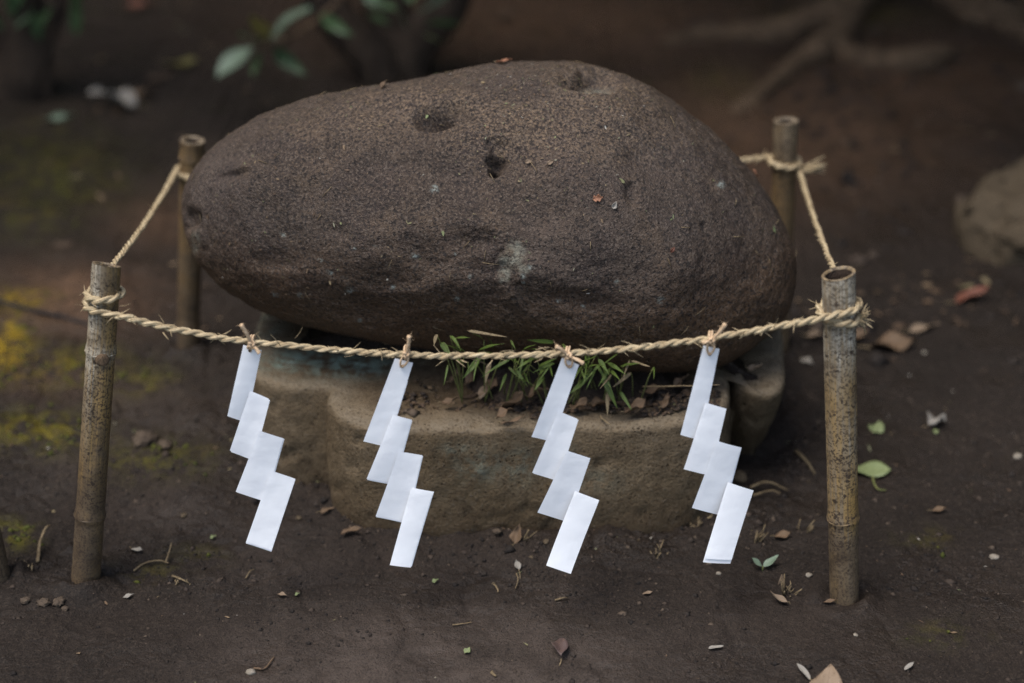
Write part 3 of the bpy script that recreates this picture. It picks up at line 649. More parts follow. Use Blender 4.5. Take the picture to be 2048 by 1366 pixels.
# ------------------------------------------------------------------ zigzag paper streamers
def panel(name, quad, parent, depth, bow, hole=None, mat=PAPER, th=.00025):
    """quad TL,TR,BR,BL world points; a thin bowed sheet, optionally punched"""
    TL, TR, BR, BL = [np.array(p) for p in quad]
    nu, nv = 9, 19
    def pt(s, t):
        s = np.asarray(s); t = np.asarray(t)
        P = (TL * ((1 - s) * (1 - t))[..., None] + TR * (s * (1 - t))[..., None] + BR * (s * t)[..., None] + BL * ((1 - s) * t)[..., None])
        n = np.cross(TR - TL, BL - TL); n /= np.linalg.norm(n)
        if n[1] > 0: n = -n
        return P + n * (depth + bow[0] * 4 * t * (1 - t) + bow[1] * 4 * s * (1 - s) + bow[2] * (t ** 3) + bow[3] * (s - .5) * t + bow[4] * (s - .5) + bow[5] * t)[..., None], n
    Vs, Fs = [], []
    def add(S, T, F):
        P, n = pt(S.ravel(), T.ravel()); o = sum(len(x) for x in Vs); Vs.append(P); Fs.extend([tuple(i + o for i in f) for f in F]); return n
    t0 = 0.0
    if hole:
        hs, ht, hr, t0 = hole; m = 32; a = np.linspace(0, 2 * math.pi, m, endpoint=False)
        W = np.linalg.norm(TR - TL); Hh = np.linalg.norm(BL - TL)
        cs, sn = np.cos(a), np.sin(a); S = []; T = []
        for w in np.linspace(0, 1, 4):
            # outer rectangle [0,1]x[0,t0]
            kx = np.where(cs > 0, (1 - hs) / np.maximum(cs, 1e-6), hs / np.maximum(-cs, 1e-6)); ky = np.where(sn > 0, (t0 - ht) / np.maximum(sn, 1e-6), ht / np.maximum(-sn, 1e-6))
            kk = np.minimum(kx, ky); So, To = hs + cs * kk, ht + sn * kk
            Si, Ti = hs + cs * hr / W, ht + sn * hr / Hh
            S.append(Si * (1 - w) + So * w); T.append(Ti * (1 - w) + To * w)
        # square the corners
        for (cx, cy) in ((0, 0), (1, 0), (0, t0), (1, t0)):
            j = np.argmin(np.hypot(S[-1] - cx, (T[-1] - cy) * Hh / W)); S[-1][j] = cx; T[-1][j] = cy
        n = add(np.array(S), np.array(T), [tuple(f) for f in grid_faces(m, 4, True)])
    s, t = np.meshgrid(np.linspace(0, 1, nu), np.linspace(t0, 1, nv))
    n = add(s, t, [tuple(f) for f in grid_faces(nu, nv)])
    V = np.vstack(Vs); o = mesh(name, local(parent, V) if parent.parent is None else local(parent.parent, V), Fs, mat, parent, smooth=False)
    return o
ST_Y = PNL.y - .026
SHIDE = [
 ('nearest the left post', [((487, 689), (523, 701), (480, 845), (454, 834)), ((502, 785), (540, 800), (496, 919), (461, 906)), ((519, 861), (567, 877), (520, 1000), (471, 985)), ((542, 942), (591, 957), (543, 1101), (491, 1087))]),
 ('second from the left post', [((790, 716), (826, 726), (762, 893), (726, 886)), ((786, 829), (824, 839), (776, 967), (733, 959)), ((798, 903), (845, 911), (802, 1043), (751, 1034)), ((822, 978), (866, 985), (822, 1131), (780, 1125))]),
 ('hanging before the green bamboo grass', [((1124, 715), (1158, 730), (1093, 884), (1063, 875)), ((1119, 825), (1157, 839), (1104, 961), (1067, 951)), ((1133, 903), (1180, 919), (1124, 1043), (1075, 1029)), ((1150, 984), (1198, 1001), (1141, 1143), (1092, 1127))]),
 ('nearest the right post', [((1407, 690), (1439, 698), (1390, 880), (1361, 872)), ((1413, 806), (1453, 817), (1409, 949), (1370, 940)), ((1433, 884), (1481, 898), (1433, 1030), (1384, 1017)), ((1456, 965), (1507, 980), (1463, 1119), (1408, 1116))]),
]
TIES = [  # knot, hole, tails
 ((505, 683), (501, 697), [(482, 649), (519, 707)]), ((813, 703), (804, 733), [(818, 672)]),
 ((1136, 706), (1139, 734), [(1112, 692), (1167, 727)]), ((1421, 675), (1419, 708), [(1451, 648), (1404, 686)])]
for si, ((where, pans), (kno, hol, tails)) in enumerate(zip(SHIDE, TIES)):
    ry = yy(kno[0]); K = at(*kno, Y=ry)
    e = empty('paper_streamer', K, 'white folded zigzag paper streamer ' + where, 'paper streamer', 'paper streamers on the rope')
    rng = random.Random(40 + si)
    for pi, q in enumerate(pans):
        if pi < 3: q = (q[0], q[1], (q[2][0] + 12, q[2][1] + 3.5), q[3])     # tucked under the next fold
        bow = (rng.uniform(-.0014, .0008), rng.uniform(-.0006, .0010), rng.uniform(-.004, -.0005) if pi < 3 else rng.uniform(-.004, .006), rng.uniform(-.003, .003), (-.0012, .0014, -.0014, .0020)[pi] * rng.uniform(.4, 1.3), (0, rng.uniform(-.004, .001), rng.uniform(-.005, .002), rng.uniform(.004, .010))[pi])
        dp = .0002 + .0036 * pi; tl = bow[5]; bow = bow[:5] + (0.0,)
        W = [at(x, y, Y=ry - .004 - dp - (tl if j > 1 else 0)) for j, (x, y) in enumerate(q)]; dp = 0.0
        hole = None
        if pi == 0:
            TL, TR, BR, BL = W; H_ = at(*hol, Y=ry - .004); ex = (TR - TL); ey = (BL - TL)
            # solve for the hole in the panel's own coordinates
            A_ = np.array([[ex.x, ey.x], [ex.z, ey.z]]); s_, t_ = np.linalg.solve(A_, np.array([H_.x - TL.x, H_.z - TL.z]))
            hole = (min(.62, max(.38, s_)), max(.045, t_), .0025, .16 + max(0, t_ - .06))
        po = panel('paper_panel', W, e, dp, bow, hole)
        # the second layer of the doubled strip peeps out behind
        sh = Vector((rng.uniform(-.0018, .0018), 0, rng.uniform(-.0026, .0016)))
        if si == 3 and pi == 3: sh = Vector((-.0012, 0, -.0065))
        if pi == 0: W2 = [W[0].lerp(W[3], .22), W[1].lerp(W[2], .22), W[2], W[3]]; sh = Vector((rng.uniform(.0, .0012), 0, 0))
        else: W2 = W
        panel('back_layer', [w + sh for w in W2], po, -.0012, bow)
    # twine: loop round the rope, loop through the hole, knot, tails
    hp = at(*hol, Y=ry - .0045); parts = []
    a = np.linspace(0, 2 * math.pi, 24); 
    for dx in (-.0016, .0016):
        C = np.stack([K.x + dx + .0006 * np.sin(2 * a), K.y + np.cos(a) * .0074, K.z + np.sin(a) * .0076], 1); parts.append(tube(C, .0014, 8, 3, 900, .12, caps=False, up=(1, 0, 0)))
    fz = K + Vector((0, -.0085, 0))
    C = spline([fz + Vector((-.003, 0, .001)), fz.lerp(hp, .5) + Vector((-.0042, -.003, 0)), hp + Vector((-.0012, -.0022, .0006)), hp + Vector((0, .003, .0)), hp + Vector((.0012, .0055, .002)), fz.lerp(hp, .45) + Vector((.0035, .009, 0)), K + Vector((.003, .008, -.001))], 30)
    parts.append(tube(C, .0013, 8, 3, 900, .12))
    C = spline([fz + Vector((.003, 0, .001)), fz.lerp(hp, .5) + Vector((.0045, -.003, 0)), hp + Vector((.0012, -.0022, .0006)), hp + Vector((0, .002, -.0003))], 20)
    parts.append(tube(C, .0013, 8, 3, 900, .12))
    v, f, u = join(parts); tie = mesh('twine_loop', local(e, v), f, TWINE, e, u)
    a = np.linspace(0, 2 * math.pi, 50); kr = .0030
    C = np.stack([(np.sin(a) + 2 * np.sin(2 * a)) * kr / 2.4, -np.sin(3 * a) * kr * .7, (np.cos(a) - 2 * np.cos(2 * a)) * kr / 2.4], 1) + np.array(fz + Vector((0, -.001, .001)))
    v, f, u = tube(C, .0016, 8, 3, 900, .12, caps=False); mesh('knot', local(e, v), f, TWINE, e, u)
    for tx, ty in tails:
        tp = at(tx, ty, Y=ry - .014); C = spline([fz, fz.lerp(tp, .5) + Vector((.0012, -.001, .0008)), tp], 16)
        v, f, u = tube(C, np.linspace(.0017, .0027, 16), 10, 3, 700, .16); mesh('twine_tail', local(e, v), f, TWINE, e, u)
    fl = []
    for _ in range(46):
        d0 = rs.normal(size=3); d0 /= np.linalg.norm(d0); src = np.array(fz) if random.random() < .5 else np.array(fz.lerp(at(*tails[0], Y=ry - .014), random.random()))
        fl.append((src + d0 * .002, d0, random.uniform(.003, .008)))
    straw_tuft(fl, 'twine_fuzz', e, TWINE, .00016)

# ------------------------------------------------------------------ leaves
def leaf_geo(L, W, curl=.2, fold=.15, wave=.05, pw=.8, nl=13, nw=7, tip=1.0, lobes=0, seed=0):
    """leaf blade along +X from 0 to L, upper side +Z"""
    t = np.linspace(0, 1, nl); w = np.sin(math.pi * t ** pw) ** .85 * (1 - .25 * t * tip); w[0] = .05; w[-1] = .02
    if lobes: w = w * (1 + .35 * np.sin(t * lobes * 2 * math.pi)) 
    s = np.linspace(-1, 1, nw); T, S = np.meshgrid(t, s, indexing='ij'); Wd = W / 2 * w[:, None]
    rr = random.Random(seed); p1, p2 = rr.uniform(0, 6), rr.uniform(0, 6)
    x = T * L; y = S * Wd * (1 + .04 * np.sin(9 * T + p1))
    z = fold * np.abs(S) * Wd + wave * W * np.sin(7 * T + p1 + S * 1.5) * np.abs(S) + wave * .6 * W * np.sin(3.3 * T + p2)
    a = curl * T * 2.2; 
    if abs(curl) > 1e-3:
        k = curl * 2.2 / L; x2 = np.sin(k * x) / k; z2 = (1 - np.cos(k * x)) / k; x = x2 - z * np.sin(a); z = z2 + z * np.cos(a)
    V = np.stack([x, y, z], -1).reshape(-1, 3); uv = np.stack([T, (S + 1) / 2], -1).reshape(-1, 2)
    return V, [tuple(f) for f in grid_faces(nw, nl)], uv
def orient(V, P, yaw=0, pitch=0, roll=0):
    M_ = Matrix.Rotation(yaw, 3, 'Z') @ Matrix.Rotation(-pitch, 3, 'Y') @ Matrix.Rotation(roll, 3, 'X')
    return np.asarray(V) @ np.array(M_).T + np.array(P)
def aim(V, P, Q, upv=(0, 0, 1), roll=0):
    """put blade's base at P, tip direction to Q"""
    x = np.array(Q) - np.array(P); x /= np.linalg.norm(x); y = np.cross(upv, x); y /= np.linalg.norm(y) + 1e-9; z = np.cross(x, y)
    c, s = math.cos(roll), math.sin(roll); y2 = c * y + s * z; z2 = -s * y + c * z
    return np.asarray(V) @ np.stack([x, y2, z2]) + np.array(P)
def fallen(px, py, Lp, wr, rot, mat, label, cat='leaf', lift=.002, curl=.15, fold=.3, wave=.12, pitch=0, roll=0, stalk=.25, group='fallen leaves on the soil', pw=.8, lobes=0, P=None, nrm=None, name='fallen_leaf', smat=None):
    P = g(px, py) if P is None else P
    sc_ = Vector((P.x, P.y, P.z - CAM_H)).length / FPX * 1.02; L = Lp * sc_; W = L * wr
    e = empty(name, P, label, cat, group)
    V, F, U = leaf_geo(L, W, curl, fold, wave, pw, lobes=lobes, seed=int(px * 7 + py)); V[:, 0] -= L / 2
    V[:, 2] -= V[:, 2].min() - lift
    V = orient(V, (0, 0, 0), R(rot), pitch, roll)
    st = None
    if stalk:
        c0 = np.array([-L / 2, 0, lift + .0015]); C = spline([c0 + [.03 * L, 0, .0], c0 + [-stalk * L * .5, .03 * L, .002], c0 + [-stalk * L, .10 * L, 0]], 8)
        v, f, u = tube(C, np.linspace(.0012, .0008, 8) * min(1.6, max(.6, L / .05)), 6); st = (orient(v, (0, 0, 0), R(rot), pitch, roll), f, u)
    def fit(V):
        if nrm is None: return V
        return V @ np.array(Vector((0, 0, 1)).rotation_difference(nrm).to_matrix()).T
    o = mesh('blade', fit(V), F, mat, e, U)
    md = o.modifiers.new('thickness', 'SOLIDIFY'); md.thickness = .0004
    if st: mesh('stalk', fit(st[0]), st[1], smat or STEM, e, st[2])
    return e
FL = [
 (1119, 1303, 66, .55, 95, DARKLEAF, 'dark purplish brown glossy leaf alone on the bare front soil', dict(curl=-.1, fold=.5, stalk=.28, pw=1.0)),
 (1652, 1392, 120, .62, 75, TAN, 'tan curled leaf cut off by the bottom picture edge', dict(fold=.25, wave=.08, curl=.15)),
 (1606, 1350, 46, .32, 118, PALE, 'slim pale leaf curl beside the tan leaf at bottom edge', dict(fold=.8, stalk=.2)),
 (1728, 947, 100, .50, 176, GREEN, 'pale green leaf with curved stalk half behind right post', dict(curl=.05, fold=.12, stalk=.0)),
 (1753, 860, 40, .85, 60, GREEN, 'small round green leaf on soil right of the right post', dict(curl=.1, fold=.2, stalk=.1)),
 (1872, 852, 44, .75, 30, PALE, 'crumpled pale leaf on soil at far right, beside tiny green sprout', dict(fold=.6, wave=.3)),
 (1945, 603, 78, .40, 22, REDDISH, 'red brown curled leaf on soil at the right', dict(fold=.9, curl=.3, wave=.1)),
 (1786, 697, 92, .62, 8, DEAD, 'largest brown dead leaf on soil right of right post', dict(fold=.3, wave=.2, curl=.2)),
 (1848, 662, 66, .30, 20, TAN, 'narrow tan leaf strip beyond the largest brown leaf', dict(fold=.5, wave=.2)),
 (1706, 682, 70, .45, 25, DEAD, 'dark brown leaf half hidden behind the right post', dict(fold=.4)),
 (1630, 680, 44, .6, -30, TAN, 'small orange tan leaf between boulder and right post', dict(fold=.4)),
 (1614, 728, 34, .6, -60, PALE, 'small pale leaf left of the right post near pedestal', dict(fold=.4)),
 (226, 218, 92, .62, 190, PALE, 'large pale grey blurred leaf on far soil at upper left', dict(fold=.5, wave=.2, curl=.4)),
 (285, 200, 70, .4, 15, DEAD, 'brown blurred leaf touching the large pale one', dict(fold=.6, curl=.3)),
 (120, 241, 56, .45, 12, PALEGREEN, 'pale green leaf on far soil at upper left', dict(fold=.3)),
 (365, 131, 70, .5, -8, YELLOW, 'yellow brown and green leaf on far soil below leafy branch', dict(fold=.3)),
 (283, 17, 60, .5, 15, REDDISH, 'dull red leaf at the top picture edge', dict(fold=.4)),
 (1036, 1074, 40, .7, 70, DEAD, 'curled brown leaf against the pedestal foot', dict(fold=.8, curl=.5, pitch=.4)),
 (1035, 1136, 26, .55, 100, PALE, 'tiny pale leaf on a thin stem in front of pedestal', dict(fold=.5, stalk=1.2)),
 (703, 1069, 40, .5, 10, DEAD, 'brown leaf scrap at the pedestal foot behind second streamer', dict(fold=.5, stalk=0)),
 (1553, 1206, 44, .38, 165, TAN, 'tan curled leaf lying before the stubble near right post', dict(fold=.9, curl=.5, stalk=.1)),
 (1563, 1163, 34, .4, 80, TAN, 'tan leaf standing upright in the stubble near right post', dict(fold=.8, curl=.2, pitch=1.1)),
 (1566, 1076, 34, .7, 10, DEAD, 'dark brown leaf scrap beside the upright stubble', dict(fold=.4)),
 (1660, 1208, 26, .4, 5, DEAD, 'small brown leaf at the foot of the right post', dict(fold=.6, stalk=0)),
 (1432, 1299, 30, .4, 5, PALE, 'papery white scrap on the front soil', dict(fold=.5, stalk=0, wave=.08)),
 (1818, 1337, 28, .4, 40, PALE, 'papery grey scrap on the soil at lower right', dict(fold=.5, stalk=0, wave=.08)),
 (1295, 1190, 20, .5, 10, TAN, 'small buff leaf chip right of the third streamer', dict(fold=.3, stalk=0)),
 (935, 1305, 18, .8, 60, GREEN, 'small pale green leaf chip on the front soil', dict(fold=.3, stalk=0)),
 (871, 1165, 14, .9, 20, GREEN, 'tiny green leaf chip below the second streamer', dict(fold=.3, stalk=0)),
 (1878, 1025, 30, .5, 10, DEAD, 'brown leaf scrap lying right of the green stalked leaf', dict(fold=.5)),
 (1870, 866, 16, .8, 80, GREEN, 'tiny green sprout leaf under the crumpled pale leaf', dict(stalk=0)),
 (655, 1025, 30, .5, 30, DEAD, 'brown leaf in the pedestal notch behind first streamer', dict(fold=.5)),
 (427, 1078, 12, .9, 20, GREEN, 'tiny green leaf chip left of the first streamer', dict(stalk=0)),
 (258, 1197, 22, .5, 15, PALE, 'white papery chip on soil right of left post', dict(stalk=0, fold=.4)),
 (595, 1192, 10, .9, 20, GREEN, 'tiny bright green leaf chip below the first streamer', dict(stalk=0)),
 (275, 1105, 28, .5, -25, PALE, 'pale curled petal on soil right of left post', dict(stalk=.2, fold=.6)),
 (565, 1195, 22, .5, -25, TAN, 'tan curled scrap on soil under the first streamer', dict(stalk=.0, fold=.8)),
]
for px, py, Lp, wr, rot, mt, lab, kw in FL: fallen(px, py, Lp, wr, rot, mt, lab, **kw)
# curved stalk of the green leaf
gl = g(1745, 960); 
# leaf scraps on the boulder
for (px, py, Lp, wr, rot, mt, lab, kw) in [
 (1197, 398, 20, .8, 20, ORANGE, 'small orange star-shaped leaf scrap on the boulder face', dict(lobes=2, stalk=0, fold=.5)),
 (1226, 412, 16, .8, 70, PALE, 'pale leaf scrap right below the orange one on boulder', dict(stalk=0, fold=.6)),
 (1507, 345, 22, .5, 10, ORANGE, 'orange leaf scrap on the boulder right shoulder', dict(stalk=0, fold=.5)),
 (1008, 126, 34, .5, 0, ORANGE, 'pinkish brown leaf lying on the boulder top edge', dict(stalk=.1, fold=.5)),
 (772, 173, 24, .6, 30, DEAD, 'dark brown leaf on the boulder top left edge', dict(stalk=0, fold=.9, pitch=.4)),
 (855, 253, 20, .45, 0, GREEN, 'small green leaf in the boulder bowl hollow', dict(stalk=0, fold=.4)),
 (852, 222, 12, .5, 70, GREEN, 'tiny green leaf tip above the one in the hollow', dict(stalk=0)),
 (1057, 325, 14, .7, 10, TAN, 'tan leaf crumb right of the pit in the boulder', dict(stalk=0, fold=.5)),
 (1100, 325, 15, .7, 40, TAN, 'tan leaf crumb further right of the boulder pit', dict(stalk=0, fold=.5)),
 (1344, 500, 14, .6, 70, REDDISH, 'red leaf crumb on the boulder right face', dict(stalk=0, fold=.5)),
 (1545, 458, 16, .4, -40, GREEN, 'green leaf crumb near the boulder right edge', dict(stalk=0))]:
    P, n = on_rock(px, py); fallen(px, py, Lp, wr, rot, mt, lab, P=P, nrm=n, lift=.001, group='leaf scraps on the boulder', name='leaf_scrap', **kw)

# ------------------------------------------------------------------ bamboo grass under the boulder
def grass_clump(label, root, leaves, stems, seed):
    rng = random.Random(seed); e = empty('bamboo_grass', root, label, 'bamboo grass', 'bamboo grass under the boulder')
    for (a, b, c, d, w, Ya, Yb, m) in leaves:
        P = at(a, b, Y=Ya); Q_ = at(c, d, Y=Yb); L = (Q_ - P).length
        V, F, U = leaf_geo(L, w, rng.uniform(-.18, .10), rng.uniform(.25, .6), .06, .62, nl=12, nw=5, seed=rng.randrange(999)); V[:, 1] *= 1.0
        V = aim(V, P, Q_, (0, -.62, .8), rng.uniform(-.5, .5))
        o = mesh('leaf', local(e, V), F, m, e, U); md = o.modifiers.new('thickness', 'SOLIDIFY'); md.thickness = .0003
    for pts, r_ in stems:
        v, f, u = tube(spline(pts, 12), np.linspace(r_, r_ * .6, 12), 6); mesh('stem', local(e, v), f, GSTEM, e, u)
    return e
def zpx(x, y): return 860 + x / 4.452, 640 + y / 4.452
GL = [(180, 140, 290, 260, 26), (100, 200, 190, 330, 40), (60, 130, 40, 230, 30), (420, 280, 640, 190, 34), (480, 180, 390, 110, 14), (560, 260, 545, 160, 10), (720, 180, 760, 260, 12), (1110, 200, 840, 185, 30), (830, 270, 940, 205, 20),
      (450, 330, 290, 525, 40), (420, 400, 375, 530, 14), (720, 350, 450, 480, 26), (950, 340, 750, 415, 26), (540, 380, 490, 560, 36), (680, 480, 620, 640, 24), (1110, 385, 920, 460, 26), (1010, 500, 945, 600, 32), (760, 340, 755, 380, 12),
      (1340, 385, 1500, 345, 34), (1360, 430, 1480, 380, 22), (1410, 505, 1245, 660, 34), (1500, 350, 1595, 490, 30), (1580, 380, 1750, 495, 30), (1790, 365, 1960, 440, 32), (1540, 480, 1660, 800, 44), (1580, 640, 1580, 850, 26), (1790, 470, 1640, 590, 26),
      (1690, 635, 1795, 800, 26), (1990, 420, 2000, 495, 14), (1330, 500, 1440, 470, 20), (1600, 450, 1690, 520, 24), (860, 540, 790, 545, 24), (1180, 210, 1240, 300, 20), (230, 160, 350, 150, 22), (330, 95, 700, 170, 24), (700, 420, 780, 500, 18), (560, 300, 420, 290, 20), (300, 330, 230, 250, 18)]
for j in range(38):
    x0 = random.uniform(120, 1120) if j < 20 else random.uniform(1300, 1800); y0 = random.uniform(280, 480); GL.append((x0, y0, x0 + random.uniform(-150, 150), y0 + random.uniform(50, 230) * random.choice((1, 1, 1, -.5)), random.uniform(9, 24)))
left_l, right_l = [], []
for j, (a, b, c, d, w) in enumerate(GL):
    A_, B_ = zpx(a, b), zpx(c, d)
    Ya = 2.118 + .02 * random.random(); Yb = Ya - .02 - .022 * random.random()
    if max(b, d) > 560: Yb = Ya - .03
    m = SASA_DRY if j in (2, 13, 34, 25) or random.random() < .16 else SASA
    wid = w / 4.452 * 2.38 / FPX * 1.5
    (left_l if a < 1200 else right_l).append((*A_, *B_, wid, Ya, Yb, m))
def stems_for(ls, x0, x1, seed):
    rng = random.Random(seed); out = []
    for l in ls[::2]:
        P = at(l[0], l[1], Y=l[5]); bx = min(max(P.x + rng.uniform(-.03, .03), x0), x1); base = Vector((bx, 2.17 + rng.uniform(-.02, .02), .175))
        out.append(([base, base.lerp(P, .5) + Vector((0, -.008, .012)), P], .0011))
    return out
r1, r2 = Vector((.0, 2.16, .175)), Vector((.13, 2.16, .175))
grass_clump('green bamboo grass clump under the boulder, left of third streamer', r1, left_l, stems_for(left_l, -.07, .05, 1), 1)
grass_clump('green bamboo grass clump under the boulder, right of third streamer', r2, right_l, stems_for(right_l, .07, .18, 2), 2)

# dead leaves on the pedestal ledge
def ledge(px, py): return at(px, py, Z=PED_H + .006)
ND = ['dry brown leaf on pedestal ledge under left grass tips', 'greyish dry leaf on ledge at the grass left end', 'curled dead leaf on the ledge beside the dark gap', 'pale brown dead leaf on ledge below left grass clump', 'broad dead leaf on ledge left of third streamer', 'flat dead leaf on ledge touching third streamer',
      'crumpled dead leaf at the ledge centre', 'dark leaf scrap on ledge near its front edge', 'long leaf strip near the ledge front edge', 'small dead leaf just right of third streamer', 'dead leaf under the right grass clump', 'rusty dead leaf in shadow right of grass', 'pointed dead leaf on ledge below right grass tips', 'curled brown leaf at right end of ledge',
      'thin leaf scrap beside fourth streamer on ledge', 'tan leaf on the right pedestal lobe', 'dead leaf deep under the boulder at right']
LP = [(965, 795, 40, .7, 70, TAN), (947, 765, 38, .5, 40, DEAD), (915, 762, 34, .4, 35, DEAD), (985, 782, 46, .6, 60, DEAD), (1030, 815, 60, .5, 5, DEAD), (1078, 803, 48, .6, -10, DEAD), (1012, 838, 36, .6, 20, DEAD), (900, 812, 36, .4, 10, DEAD), (1025, 850, 44, .25, 0, DEAD),
      (1160, 820, 40, .6, 30, DEAD), (1205, 815, 44, .6, -20, DEAD), (1308, 795, 46, .5, -15, DEAD), (1270, 828, 50, .6, 25, DEAD), (1330, 810, 36, .6, 60, DEAD), (1400, 800, 40, .3, 10, DEAD), (1512, 745, 34, .5, -20, TAN), (1365, 775, 40, .5, 20, DEAD)]
for lab, (px, py, Lp, wr, rot, mt) in zip(ND, LP):
    fallen(px, py, Lp, wr, rot, mt, lab, P=ledge(px, py), lift=.003, fold=random.uniform(.4, .9), wave=.25, curl=random.uniform(.1, .5), pitch=random.uniform(-.1, .3), group='dead leaves on the pedestal ledge', name='dead_leaf', stalk=.15)
def stick(pts, r_, mat, label, cat='twig', name='twig', group='twigs and stalks'):
    P = Vector(pts[0]); e = empty(name, P, label, cat, group) if False else None
    v, f, u = tube(spline(pts, 14), np.linspace(r_, r_ * .55, 14), 7); v += .0004 * fbm(v, 150, 2)[:, None]
    o = mesh(name, v - np.array(P), f, mat, None, u); o.location = P; return tag(o, label, cat, group)
stick([at(1285, 773, Y=2.15), at(1360, 772, Y=2.13), at(1440, 770, Y=2.12)], .0012, STEM, 'straight thin dry stalk crossing behind the fourth streamer')
stick([at(1199, 832, Z=.178), at(1212, 843, Z=.179), at(1222, 850, Z=.178)], .0014, STEM, 'short straw piece on the ledge right of third streamer')
def gp(px, py, h=.003): P = g(px, py); P.z += h; return P
stick([gp(76, 1128), gp(82, 1100, .012), gp(95, 1080, .02), gp(103, 1070, .016)], .0028, STEM, 'pale curved twig standing left of left post')
stick([gp(268, 1145), gp(290, 1130), gp(320, 1128, .006), gp(338, 1130)], .0016, STEM, 'thin brown twig on soil right of left post')
stick([gp(332, 1128), gp(340, 1115, .01), gp(345, 1105, .016)], .0015, STEM, 'short upright twig right of left post')
stick([gp(345, 1155), gp(362, 1165, .006), gp(378, 1170)], .0017, STEM, 'bent root piece on soil right of left post')
stick([gp(905, 1254), gp(925, 1251), gp(943, 1248)], .0011, STEM, 'thin straight straw on the open front soil')
stick([gp(1033, 1150), gp(1036, 1165, .004), gp(1031, 1180)], .0010, STEM, 'wiry rootlet in front of the pedestal')
stick([gp(1110, 1204), gp(1125, 1201, .004), gp(1136, 1199)], .0014, STEM, 'knobbly rootlet left of the third streamer foot')
stick([gp(1592, 905), gp(1612, 928, .006), gp(1630, 952)], .0028, STEM, 'dry stalk leaning on soil left of right post')
stick([gp(1500, 988, .012), gp(1535, 980, .014), gp(1575, 990, .008)], .0022, STEM, 'dry grass stalk right of the fourth streamer')
stick([gp(1505, 1000, .008), gp(1540, 995, .012), gp(1560, 998, .01)], .0018, STEM, 'lower dry grass stalk right of fourth streamer')
stick([gp(1745, 958, .004), gp(1748, 975, .006), gp(1757, 986, .006), gp(1772, 984)], .0019, GSTEM, 'curved green leaf stalk right of right post', 'stalk', 'leaf_stalk')
stick([gp(492, 1160), gp(500, 1148, .004), gp(508, 1142)], .0013, STEM, 'small dry grass stem below the first streamer')
stick([gp(508, 1340), gp(530, 1340, .003), gp(548, 1318, .003)], .0016, DEAD, 'thin curved dead stem by the pale pebble')
stick([gp(983, 1348), gp(992, 1356)], .0022, STEM, 'short thick straw chip at the bottom')
stick([gp(988, 1172), gp(994, 1180, .004), gp(996, 1188)], .0016, STEM, 'pale straw chip between second and third streamers')
cord = [gp(-60, 590), gp(0, 606), gp(60, 622), gp(120, 635), gp(172, 650), gp(230, 664)]
stick(cord, .0045, BLACK, 'thin black cord lying across the mossy soil at left', 'cord', 'black_cord', None)

# stubble tufts, seedling
def stubble(px, py, n, hpx, spread, label, seed):
    rng = random.Random(seed); P = g(px, py); e = empty('stubble_tuft', P, label, 'stubble', 'cut stubble tufts'); k = P.length / FPX
    for j in range(n):
        b = Vector((rng.uniform(-1, 1) * spread * k, rng.uniform(-.6, .6) * spread * k, -.003)); h = hpx * k * rng.uniform(.25, 1.2); d = Vector((rng.gauss(.05, .4), rng.gauss(0, .4), 1)).normalized()
        v, f, u = tube(np.array([b, b + d * h * .5, b + d * h + Vector((rng.uniform(-.002, .002), 0, 0))]), [.0014 * (q3 := rng.uniform(.6, 1.2)), .0013 * q3, .0009 * q3], 6); mesh('stalk', v, f, STEM, e, u)
    return e
stubble(1580, 1185, 12, 46, 18, 'straw coloured cut stubble tuft left of the right post', 1)
stubble(1320, 1112, 7, 34, 16, 'small cut stubble tuft between third and fourth streamers', 2)
stubble(1608, 1062, 6, 42, 14, 'cut stubble behind, close to the right post', 3)
stubble(1516, 1082, 8, 50, 16, 'loose stubble tuft right of the fourth streamer tip', 4)
stubble(1052, 1078, 6, 36, 12, 'dry stubble at the foot of the pedestal', 5)
stubble(1392, 1055, 5, 32, 12, 'dry stubble in shadow at pedestal right foot', 6)
stubble(65, 1135, 5, 26, 18, 'short dry stubble left of the left post foot', 7)
stubble(365, 1166, 9, 16, 22, 'flattened dry grass tuft right of left post', 8)
e = empty('seedling', g(1524, 1140), 'two-leaved dull green seedling left of the stubble tuft', 'seedling')
for (a, b, c, d) in [(1524, 1140, 1500, 1132), (1526, 1140, 1556, 1128)]:
    P = gp(a, b, .006); Q_ = gp(c, d, .012); V, F, U = leaf_geo((Q_ - P).length, .013, .1, .2, .05, .9); mesh('leaf', local(e, aim(V, P, Q_)), F, PALEGREEN, e, U)
v, f, u = tube(np.array([g(1525, 1142), gp(1525, 1141, .007)]), .0009, 6); mesh('stem', local(e, v), f, GSTEM, e, u)

